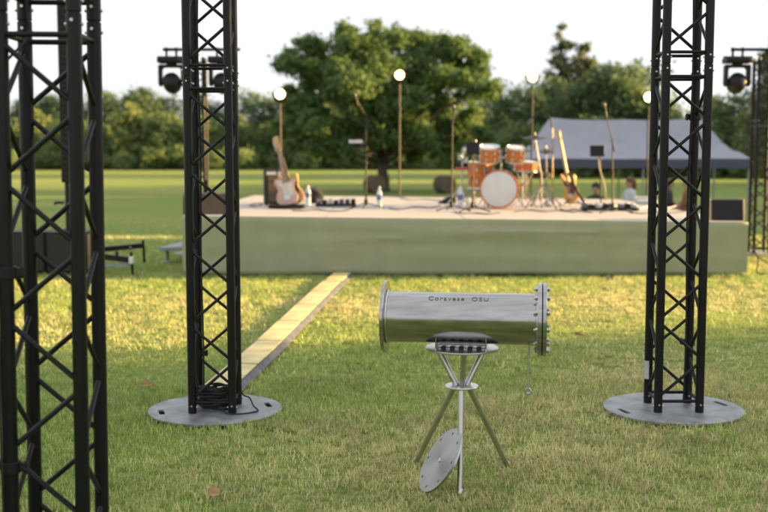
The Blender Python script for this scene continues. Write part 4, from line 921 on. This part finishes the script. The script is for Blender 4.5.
# ------------------------------------------------------------------ tent and people
YTN = 29.5
def tent():
    xl, xr = P(536, 160, YTN).x, P(741, 160, YTN).x + .3; xm = (xl + xr) / 2; d = 3.2; y0, y1 = YTN, YTN + d
    ze = P(640, 159, YTN).z; zp = P(640, 117.5, YTN + d / 2).z; zg = float(gz(xm, YTN))
    xL = P(523, 160, YTN).x
    t = thing('tent', (xm, YTN, zg), 'pale grey pop-up tent with dark valance standing behind the stage', 'tent')
    p1 = P(550, 117.5, YTN + d / 2); p2 = P(700, 119, YTN + d / 2)
    # roof: sagging sheets from the eaves to a ridge
    ev = [(xL, y0), (xr, y0), (xr, y1), (xL, y1)]; N = 20; K = 8
    ridge = lambda u: Vector((p1.x + (p2.x - p1.x) * u, YTN + d / 2, zp - .10 * math.sin(math.pi * u) * .5 - .04 * abs(math.sin(2 * math.pi * u))))
    def sheet(f, nu, nv):
        vs = [f(i / nu, j / nv) for i in range(nu + 1) for j in range(nv + 1)]; k = nv + 1
        return MB().add(vs, [(i * k + j, (i + 1) * k + j, (i + 1) * k + j + 1, i * k + j + 1) for i in range(nu) for j in range(nv)])
    sag = lambda v: -.16 * math.sin(math.pi * v) ** 1.2
    wr = lambda u, v, s: .20 * (float(fbm(np.array(u * 9 + s + v * 6), np.array(v * 1.6 + s), 3)) - .5) * math.sin(math.pi * v)
    for s, yy in ((0, y0), (1, y1)):
        f = lambda u, v: Vector((xL + (xr - xL) * u, yy, ze)).lerp(ridge(u), v) + Vector((0, 0, sag(v) + wr(u, v, s * 9)))
        o = part('roof_panel', sheet(f, 40, 14), tentm, t)
    for s, xx in ((0, xL), (1, xr)):
        f = lambda u, v: Vector((xx, y0 + d * u, ze)).lerp(ridge(s), v) + Vector((0, 0, sag(v) * 1.2 + wr(u, v, 20 + s)))
        part('roof_panel', sheet(f, 16, 14), tentm, t)
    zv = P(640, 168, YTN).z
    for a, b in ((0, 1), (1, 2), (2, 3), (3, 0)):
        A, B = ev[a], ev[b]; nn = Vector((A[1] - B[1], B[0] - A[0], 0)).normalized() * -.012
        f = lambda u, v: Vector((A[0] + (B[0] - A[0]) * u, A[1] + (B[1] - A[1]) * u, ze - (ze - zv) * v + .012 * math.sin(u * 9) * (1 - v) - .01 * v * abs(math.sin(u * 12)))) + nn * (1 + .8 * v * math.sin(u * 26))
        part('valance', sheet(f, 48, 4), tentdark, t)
    for (x, y) in [(xL + .06, y0 + .06), (xm, y0 + .06), (xr - .06, y0 + .06), (xL + .06, y1 - .06), (xm, y1 - .06), (xr - .06, y1 - .06)]:
        part('post', MB().tube((x, y, float(gz(x, y)) - .02), (x, y, ze - .02), .024, n=10), palegrey, t)
    part('frame_bar', MB().tube((xL + .06, y0 + .06, ze - .06), (xr - .06, y0 + .06, ze - .06), .018, n=8).tube((xL + .06, y1 - .06, ze - .06), (xr - .06, y1 - .06, ze - .06), .018, n=8), palegrey, t)
tent()
def person(px, py_top, Y, facing, shirt, hair, label, longhair=False):
    top = P(px, py_top, Y); x = top.x; g = float(gz(x, Y)); base = Vector((x, Y, g))
    F = Vector((math.cos(facing), math.sin(facing), 0)); Sd = Vector((-F.y, F.x, 0)); seat = max(.40, min(.62, top.z - g - .84)); U = Vector((0, 0, 1))
    q = lambda f, s, u: F * f + Sd * s + U * u
    J = {}; V_ = []; E_ = []; Rr = []
    def j(n_, p, r, par=None):
        J[n_] = len(V_); V_.append(p); Rr.append(r)
        if par: E_.append((J[par], J[n_]))
    hp = seat + .10
    j('pel', q(0, 0, hp), .13); j('waist', q(0, 0, hp + .18), .125, 'pel'); j('chest', q(.02, 0, hp + .38), .14, 'waist'); j('neckb', q(.02, 0, hp + .52), .065, 'chest'); j('neck', q(.03, 0, hp + .57), .05, 'neckb')
    j('head0', q(.045, 0, hp + .64), .085, 'neck'); j('head1', q(.04, 0, hp + .74), .088, 'head0')
    for s in (-1, 1):
        k = 'LR'[s > 0]
        j('sh' + k, q(.02, s * .17, hp + .45), .062, 'chest'); j('el' + k, q(.06, s * .23, hp + .20), .045, 'sh' + k); j('wr' + k, q(.28, s * .15, hp + .10), .032, 'el' + k); j('hd' + k, q(.37, s * .11, hp + .10), .034, 'wr' + k)
        j('hi' + k, q(.05, s * .10, hp - .02), .095, 'pel'); j('kn' + k, q(.44, s * .12, seat + .06), .065, 'hi' + k); j('an' + k, q(.46, s * .12, .09), .042, 'kn' + k); j('to' + k, q(.62, s * .13, .045), .036, 'an' + k)
    me = bpy.data.meshes.new('body'); me.from_pydata(V_, E_, []); ob = bpy.data.objects.new('person', me); C.objects.link(ob)
    sm = ob.modifiers.new('skin', 'SKIN'); sk = me.skin_vertices[0].data
    for i, r in enumerate(Rr): sk[i].radius = (r, r); sk[i].use_root = (i == 0)
    sb = ob.modifiers.new('sub', 'SUBSURF'); sb.levels = 2; sb.render_levels = 2
    dg = bpy.context.evaluated_depsgraph_get(); bm_ = bpy.data.meshes.new_from_object(ob.evaluated_get(dg)); bpy.data.objects.remove(ob)
    for m_ in (skin, shirt, jeans, rubber): bm_.materials.append(m_)
    for pl in bm_.polygons:
        c = pl.center; f = c.dot(F); s_ = abs(c.dot(Sd)); pl.use_smooth = True
        if c.z > hp + .545: mi = 0
        elif f > .12 and c.z > hp + .03 and s_ < .24 and f > .2: mi = 0
        elif c.z < .085: mi = 3
        elif c.z < hp + .04: mi = 2
        else: mi = 1
        pl.material_index = mi
    t = thing('person', base, label, 'person'); b = bpy.data.objects.new('body', bm_); C.objects.link(b); b.parent = t
    hc = base + q(.03, 0, hp + .715)
    mb = MB().ball(hc + q(-.02, 0, .015), (.105, .105, .115), 16, 12); mb.f = [f for f in mb.f if not all((Vector(mb.v[i]) - hc).dot(F) > .055 and (Vector(mb.v[i]) - hc).z < .06 for i in f)]
    if longhair: mb.poly([hc + q(-.06, 0, .03), hc + q(-.10, 0, -.12), hc + q(-.09, 0, -.28)], [.09, .085, .03], 12)
    part('hair', mb, hair, t)
    fc = base + q(.045, 0, hp + .68)
    part('nose', MB().ball(fc + q(.088, 0, 0), (.014, .014, .022), 8, 6), skin, t)
    for s in (-1, 1):
        part('ear', MB().ball(fc + q(-.005, s * .088, .005), (.016, .016, .03), 8, 6), skin, t); part('eye', MB().ball(fc + q(.078, s * .032, .03), .011, 8, 6), haird, t)
    part('mouth', MB().ball(fc + q(.080, 0, -.04), (.012, .022, .006), 8, 6), M('lips', (.35, .12, .1)), t)
    # stool
    st = thing('stool', base, 'folding stool under the ' + label.replace('seated ', ''), 'stool')
    part('seat', MB().box(base + U * (seat - .03), (.36, .36, .03), facing), blackp, st, bevel=.01)
    for a in (-1, 1):
        for b_ in (-1, 1): part('leg', MB().tube(base + q(a * .17, b_ * .14, 0), base + q(-a * .12, b_ * .14, seat - .04), .012, n=8), greyp, st)
person(631, 180.5, 26.3, R(200), shirtw, hairb, 'seated person in white shirt with brown hair by the tent post', True)
person(596, 186, 26.0, R(250), shirtd, haird, 'seated dark haired person in dark top behind the pedal boards')
person(669, 182, 27.0, R(-20), shirtd, hairb, 'seated brown haired person in dark top facing away from the tent post', True)
person(688, 181, 26.6, R(170), M('rust_shirt', (.24, .09, .045), .85), hairb, 'seated person in rust coloured top under the tent', True)

# hay bales
for (px, py, lab) in ((374.5, 187, 'round hay bale beside the big oak trunk'), (444.5, 185.5, 'round hay bale standing alone in the field')):
    c = P(px, py, 72); c.z = float(gz(c.x, 72)); r = .62
    t = thing('hay_bale', c, lab, 'hay bale')
    mb = MB().lathe([(0, -.6), (r * .5, -.6), (r * .9, -.59), (r, -.5)] + [(r + .02 * (i % 2), -.5 + i * .1) for i in range(1, 10)] + [(r, .5), (r * .9, .59), (r * .5, .6), (0, .6)], c + Vector((0, 0, r - .02)), (.5, -1, 0), n=28)
    part('straw_roll', mb, hay, t)
    part('twine', MB().lathe([(r + .021, -.2), (r + .028, -.195), (r + .028, -.185), (r + .021, -.18)], c + Vector((0, 0, r - .02)), (.5, -1, 0), n=28), hay, t)

# ------------------------------------------------------------------ trees
def leaf_mesh(lobes, n, size, seed, cols, clump=70, flat=.0, shell=.55, crad=.17, wp=2 / 3):
    rng = np.random.default_rng(seed); lb = np.array(lobes, float)
    wgt = (lb[:, 3] * lb[:, 4] * lb[:, 5]) ** wp; wgt /= wgt.sum(); nc = max(1, n // clump)
    li = rng.choice(len(lb), nc, p=wgt); d = rng.normal(size=(nc, 3)); d /= np.linalg.norm(d, axis=1)[:, None]
    rad = shell + (1 - shell) * rng.random(nc) ** .6
    cc = lb[li, :3] + d * lb[li, 3:6] * rad[:, None]
    rr = lb[li, 3:6].mean(1) * crad * (.6 + .8 * rng.random(nc)) + size * .6
    N = nc * clump; ci = np.repeat(np.arange(nc), clump)
    p = cc[ci] + rng.normal(size=(N, 3)) * rr[ci][:, None] * np.array([.75, .75, .55])
    lo = lb[:, 2].min() - lb[:, 5].max(); p[:, 2] = np.maximum(p[:, 2], .15 + .3 * rng.random(N))
    # leaf frame: random, tending outwards and up
    out = p - lb[li[ci], :3]; out /= np.linalg.norm(out, axis=1)[:, None] + 1e-6
    nn = rng.normal(size=(N, 3)) + out * .9 + np.array([0, 0, .5]); nn /= np.linalg.norm(nn, axis=1)[:, None]
    a = np.cross(nn, rng.normal(size=(N, 3))); a /= np.linalg.norm(a, axis=1)[:, None]; b = np.cross(nn, a)
    s = (size * (.6 + .8 * rng.random(N)))[:, None]
    v = np.stack([p - a * s * .62, p - b * s * .36 + a * s * .05, p + a * s * .62, p + b * s * .36 + a * s * .05], 1).reshape(-1, 3)
    cols = np.array(cols, float); k = rng.random(nc)[ci] * .7 + rng.random(N) * .3
    c = cols[0] * (1 - k)[:, None] + cols[1] * k[:, None]; c *= (.8 + .4 * rng.random(N))[:, None]
    me = bpy.data.meshes.new('crown'); me.vertices.add(4 * N); me.vertices.foreach_set('co', v.ravel())
    me.loops.add(4 * N); me.loops.foreach_set('vertex_index', np.arange(4 * N, dtype=np.int32)); me.polygons.add(N); me.polygons.foreach_set('loop_start', np.arange(0, 4 * N, 4, dtype=np.int32)); me.update(calc_edges=True)
    at_ = me.attributes.new('tint', 'FLOAT_COLOR', 'POINT'); at_.data.foreach_set('color', np.concatenate([np.repeat(c, 4, 0), np.ones((4 * N, 1))], 1).ravel())
    me.materials.append(leafm); return me
def trunk_mesh(h, r, limbs, seed, mat, lean=(0, 0)):
    rnd = random.Random(seed); mb = MB()
    pts = [Vector((lean[0] * (i / 6) ** 1.5 + rnd.uniform(-.3, .3) * r * (i > 0), lean[1] * i / 6 + rnd.uniform(-.3, .3) * r * (i > 0), -.15 + (h + .15) * i / 6)) for i in range(7)]
    mb.poly(pts, [r * 1.35, r * 1.02, r * .95, r * .88, r * .8, r * .7, r * .5], 10)
    for (tx, ty, tz) in limbs:
        f = rnd.uniform(.7, 1.0); s = pts[0].lerp(pts[-1], f); s = pts[int(f * 6)]; e = Vector((tx, ty, tz)); k = []
        for i in range(6):
            q = i / 5; k.append(s.lerp(e, q) + Vector((0, 0, .12 * (e - s).length * math.sin(math.pi * q) * .6)) + Vector((rnd.uniform(-1, 1), rnd.uniform(-1, 1), rnd.uniform(-1, 1))) * .05 * (e - s).length * math.sin(math.pi * q))
        mb.poly(k, [r * .34 * (1 - .85 * i / 5) for i in range(6)], 7)
    return mesh(mb, 'trunk', mat, angle=180)
def tree(name, loc, tm, cm, label, cat, group, rz=0, scl=(1, 1, 1)):
    t = thing(name, loc, label, cat, group); t.rotation_euler = (0, 0, rz); t.scale = scl
    for n_, m_ in (('trunk', tm), ('crown', cm)):
        o = bpy.data.objects.new(n_, m_); C.objects.link(o); o.parent = t
    return t
# the big oak in the field, its lobes read off the outline
OY = 77.0; ob_ = P(384, 190, OY); ob_.z = float(gz(ob_.x, OY)); k_ = OY / FPX
rnd = random.Random(21); lob = []
for px, py, r in ((300, 72, 22), (292, 100, 16), (318, 52, 24), (345, 45, 26), (372, 48, 28), (402, 42, 26), (430, 45, 27), (456, 52, 26), (478, 62, 20), (487, 88, 14), (470, 92, 26), (440, 85, 34), (405, 85, 36), (366, 86, 36), (332, 88, 30), (312, 108, 24),
                  (296, 128, 18), (330, 128, 26), (360, 122, 28), (400, 122, 28), (432, 125, 28), (462, 122, 22), (478, 135, 14), (312, 146, 14), (446, 146, 16), (345, 148, 15), (415, 148, 15), (372, 112, 26), (398, 108, 24), (384, 132, 20), (350, 138, 18), (420, 136, 20)):
    dep = (-.75 if (px, py) in ((372, 112), (398, 108), (384, 132), (350, 138), (420, 136)) else rnd.uniform(-1, 1)) * 75 * math.sqrt(max(.05, 1 - ((px - 388) / 115) ** 2)); lob.append(((px - 384) * k_, dep * k_, (190 - py) * k_, r * k_, r * k_ * 1.15, r * k_ * .85))
sub_ = []
for (x, y, z, a_, b_, c_) in lob:
    sub_.append((x, y, z, a_ * .55, b_ * .55, c_ * .55))
    for q in range(6):
        d = Vector((rnd.gauss(0, 1), rnd.gauss(0, 1), rnd.gauss(0, 1))).normalized(); f = rnd.uniform(.30, .5)
        sub_.append((x + d.x * a_ * .78, y + d.y * b_ * .78, z + d.z * c_ * .78, a_ * f, b_ * f, c_ * f * .8))
oc = [(.072, .132, .042), (.155, .23, .07)]
cm = leaf_mesh(sub_, 92000, .24, 5, oc, clump=36, shell=.35, crad=.22)
tm = trunk_mesh(2.9, .42, [l_[:3] for l_ in lob], 3, barkm)
tree('oak_tree', ob_, tm, cm, 'large spreading oak with broad crown standing in the field', 'tree', None)

def generic(seed, h, w_, cols, low=.03, n=8000, size=.48, kind='round'):
    rnd = random.Random(seed); lobes = []
    if kind == 'round':
        for i in range(11):
            q = rnd.uniform(low, .9); ww = w_ * .5 * (math.sin(math.pi * min(1, .18 + q * .80)) ** .7); a = rnd.uniform(0, 6.28); rr = rnd.uniform(.17, .28) * w_
            o_ = max(0, ww - rr * .7) * rnd.uniform(.3, 1); lobes.append((o_ * math.cos(a), o_ * math.sin(a), h * q, rr, rr, rr * 1.05))
        lobes.append((0, 0, h * .55, w_ * .3, w_ * .3, h * .36))
    elif kind == 'bush':
        for i in range(10):
            a = rnd.uniform(0, 6.28); o_ = rnd.uniform(0, .34) * w_; rr = rnd.uniform(.16, .24) * w_; lobes.append((o_ * math.cos(a), o_ * math.sin(a), rnd.uniform(.2, .8) * h, rr, rr, rr * .9))
    else:
        for i in range(16):
            q = .18 + .8 * i / 15; rr = w_ * .5 * (1.02 - q) ** .8 + .3; a = i * 2.4; o_ = rr * .5; lobes.append((o_ * math.cos(a), o_ * math.sin(a), h * q, rr * .75, rr * .75, rr * .5))
    tmm = trunk_mesh(h * (.55 if kind != 'spire' else .95), h * (.021 if kind != 'spire' else .009), [l_[:3] for l_ in lobes[:7]] if kind != 'spire' else [l_[:3] for l_ in lobes[::2]], seed, barkm if kind != 'spire' else palebark)
    return tmm, leaf_mesh(lobes, n, size, seed, cols, clump=32, shell=.5, crad=.24, wp=(2 / 3 if kind != 'spire' else .38))
DG = [(.092, .15, .066), (.15, .215, .095)]; MG = [(.14, .205, .077), (.22, .29, .108)]; LG = [(.22, .28, .095), (.32, .37, .13)]
dark = [generic(100 + i, 14, 10, DG) for i in range(4)]; midg = [generic(200 + i, 11, 9, MG) for i in range(3)]; lite = [generic(300 + i, 9, 6.5, LG, n=4200) for i in range(2)]
bush = [generic(400 + i, 4, 7, MG, n=2600, kind='bush') for i in range(2)]; spire = [generic(500, 20, 8.0, [(.10, .125, .065), (.16, .18, .095)], n=5600, kind='spire'), generic(501, 17, 10.0, [(.10, .125, .06), (.17, .185, .09)], n=7000, kind='spire')]
rnd = random.Random(77)
def put(kind, px, D, scl, name, label, group):
    x = (px - 384) / FPX * D; tm_, cm_ = kind; tree(name, (x, D, float(gz(x, D))), tm_, cm_, label, 'tree', group, rnd.uniform(0, 6.28), (scl * rnd.uniform(.9, 1.15), scl * rnd.uniform(.9, 1.15), scl))
# tops of the left tree line in the photograph
def topline(px):
    pts = [(-150, 100), (0, 98), (40, 101), (90, 95), (140, 90), (165, 96), (200, 98), (240, 97), (280, 95), (330, 90), (400, 92), (500, 96), (620, 100), (900, 100)]
    return float(np.interp(px, [p_[0] for p_ in pts], [p_[1] for p_ in pts]))
px = -260
while px < 620:
    D = rnd.uniform(236, 250); h = (158 - topline(px) + rnd.uniform(-5, 4)) / FPX * D + 2.4
    put(dark[rnd.randrange(4)], px, D, h / 14, 'woodland_tree', 'dark green broadleaf tree in the back row of the distant tree line', 'back row of the distant tree line'); px += rnd.uniform(19, 29)
px = -250
while px < 610:
    D = rnd.uniform(219, 230); y_ = rnd.uniform(104, 126); h = (158 - y_) / FPX * D + 2.4
    if rnd.random() < .45: put(lite[rnd.randrange(2)], px, D, h / 9, 'field_tree', 'pale yellow-green tree in front of the distant tree line', 'pale trees before the tree line'); px += rnd.uniform(16, 24)
    else: put(midg[rnd.randrange(3)], px, D, h / 11, 'field_tree', 'mid green tree in the front row of the distant tree line', 'front row of the distant tree line'); px += rnd.uniform(22, 32)
px = -250
while px < 620:
    D = rnd.uniform(211, 217); put(bush[rnd.randrange(2)], px, D, rnd.uniform(.7, 1.1), 'shrub', 'low green shrub at the foot of the distant tree line', 'shrubs along the tree line'); px += rnd.uniform(22, 34)
# nearer wood behind the tent
for px, top, D, kd in ((505, 92, 150, 'd'), (528, 84, 146, 'd'), (552, 80, 152, 'd'), (575, 76, 142, 'd'), (602, 66, 140, 'd'), (626, 70, 138, 'd'), (648, 88, 136, 'm'), (640, 64, 150, 'd'), (672, 104, 140, 'm'), (694, 108, 142, 'd'), (712, 104, 136, 'm'), (731, 98, 132, 'd'), (752, 92, 130, 'd'),
                   (775, 84, 128, 'd'), (800, 80, 132, 'd'), (830, 84, 130, 'm'), (860, 86, 134, 'd'), (515, 118, 136, 'm'), (545, 120, 134, 'm'), (585, 112, 130, 'm'), (618, 116, 128, 'm'), (660, 126, 128, 'm'), (704, 128, 126, 'm'), (744, 126, 124, 'm'), (785, 120, 122, 'm')):
    h = (158 - top) / FPX * D + 2.4
    put(dark[rnd.randrange(4)] if kd == 'd' else midg[rnd.randrange(3)], px, D, h / (14 if kd == 'd' else 11), 'woodland_tree', ('dark broadleaf tree of the wood behind the tent' if kd == 'd' else 'mid green tree along the front of the wood behind the tent'), ('dark trees behind the tent' if kd == 'd' else 'front trees behind the tent'))
D = 165; put(spire[0], 559, D, ((158 - 28) / FPX * D + 2.4) / 20, 'spire_tree', 'tall thin pale-stemmed tree rising above the wood', None); put(spire[1], 581, D, ((158 - 47) / FPX * D + 2.4) / 17, 'spire_tree', 'pointed tree beside the tall thin one above the wood', None)
D = 95; put(spire[1], 772, D, ((158 - 36) / FPX * D + 2.4) / 17, 'spire_tree', 'loose pointed tree rising behind the tower with one lamp', None)

# shade trees along the side of the lawn: their long shadows fall over the foreground and the field
shade = [generic(600 + i, 10, 8, MG, n=9000, size=.42, low=.02) for i in range(2)]
def shade_tree(x, y, h, k): tree('shade_tree', (x, y, float(gz(x, y))), *shade[k], 'leafy shade tree in the row along the side of the lawn', 'tree', 'row of trees beside the lawn', rnd.uniform(0, 6.28), (h / 10 * rnd.uniform(1.0, 1.2), h / 10 * 1.1, h / 10))
SH = math.tan(SUN_AZ)         # the sun's rays run towards -x and slightly towards the camera
for x, y, h, k in ((34, -12, 10, 0), (35, -5, 10.5, 1), (33, 1, 10, 0), (36, 6.2, 9.5, 1), (33, 9.6, 7.9, 0), (31, 11.0, 6.3, 1),
                   (50, 33, 12, 0), (52, 39, 13, 1), (50, 46, 12, 0), (53, 54, 13.5, 1), (56, 63, 12.5, 0), (60, 71, 14, 1), (62, 84, 13, 0), (70, 97, 14, 1), (34, 6.8, 10.5, 0), (58, 36, 14, 1), (58, 43, 14, 0), (60, 50, 14.5, 1), (61, 58, 15, 0), (66, 67, 15, 1), (68, 78, 15, 0), (74, 91, 16, 1), (80, 106, 16, 0)):
    shade_tree(x, y, h, k)
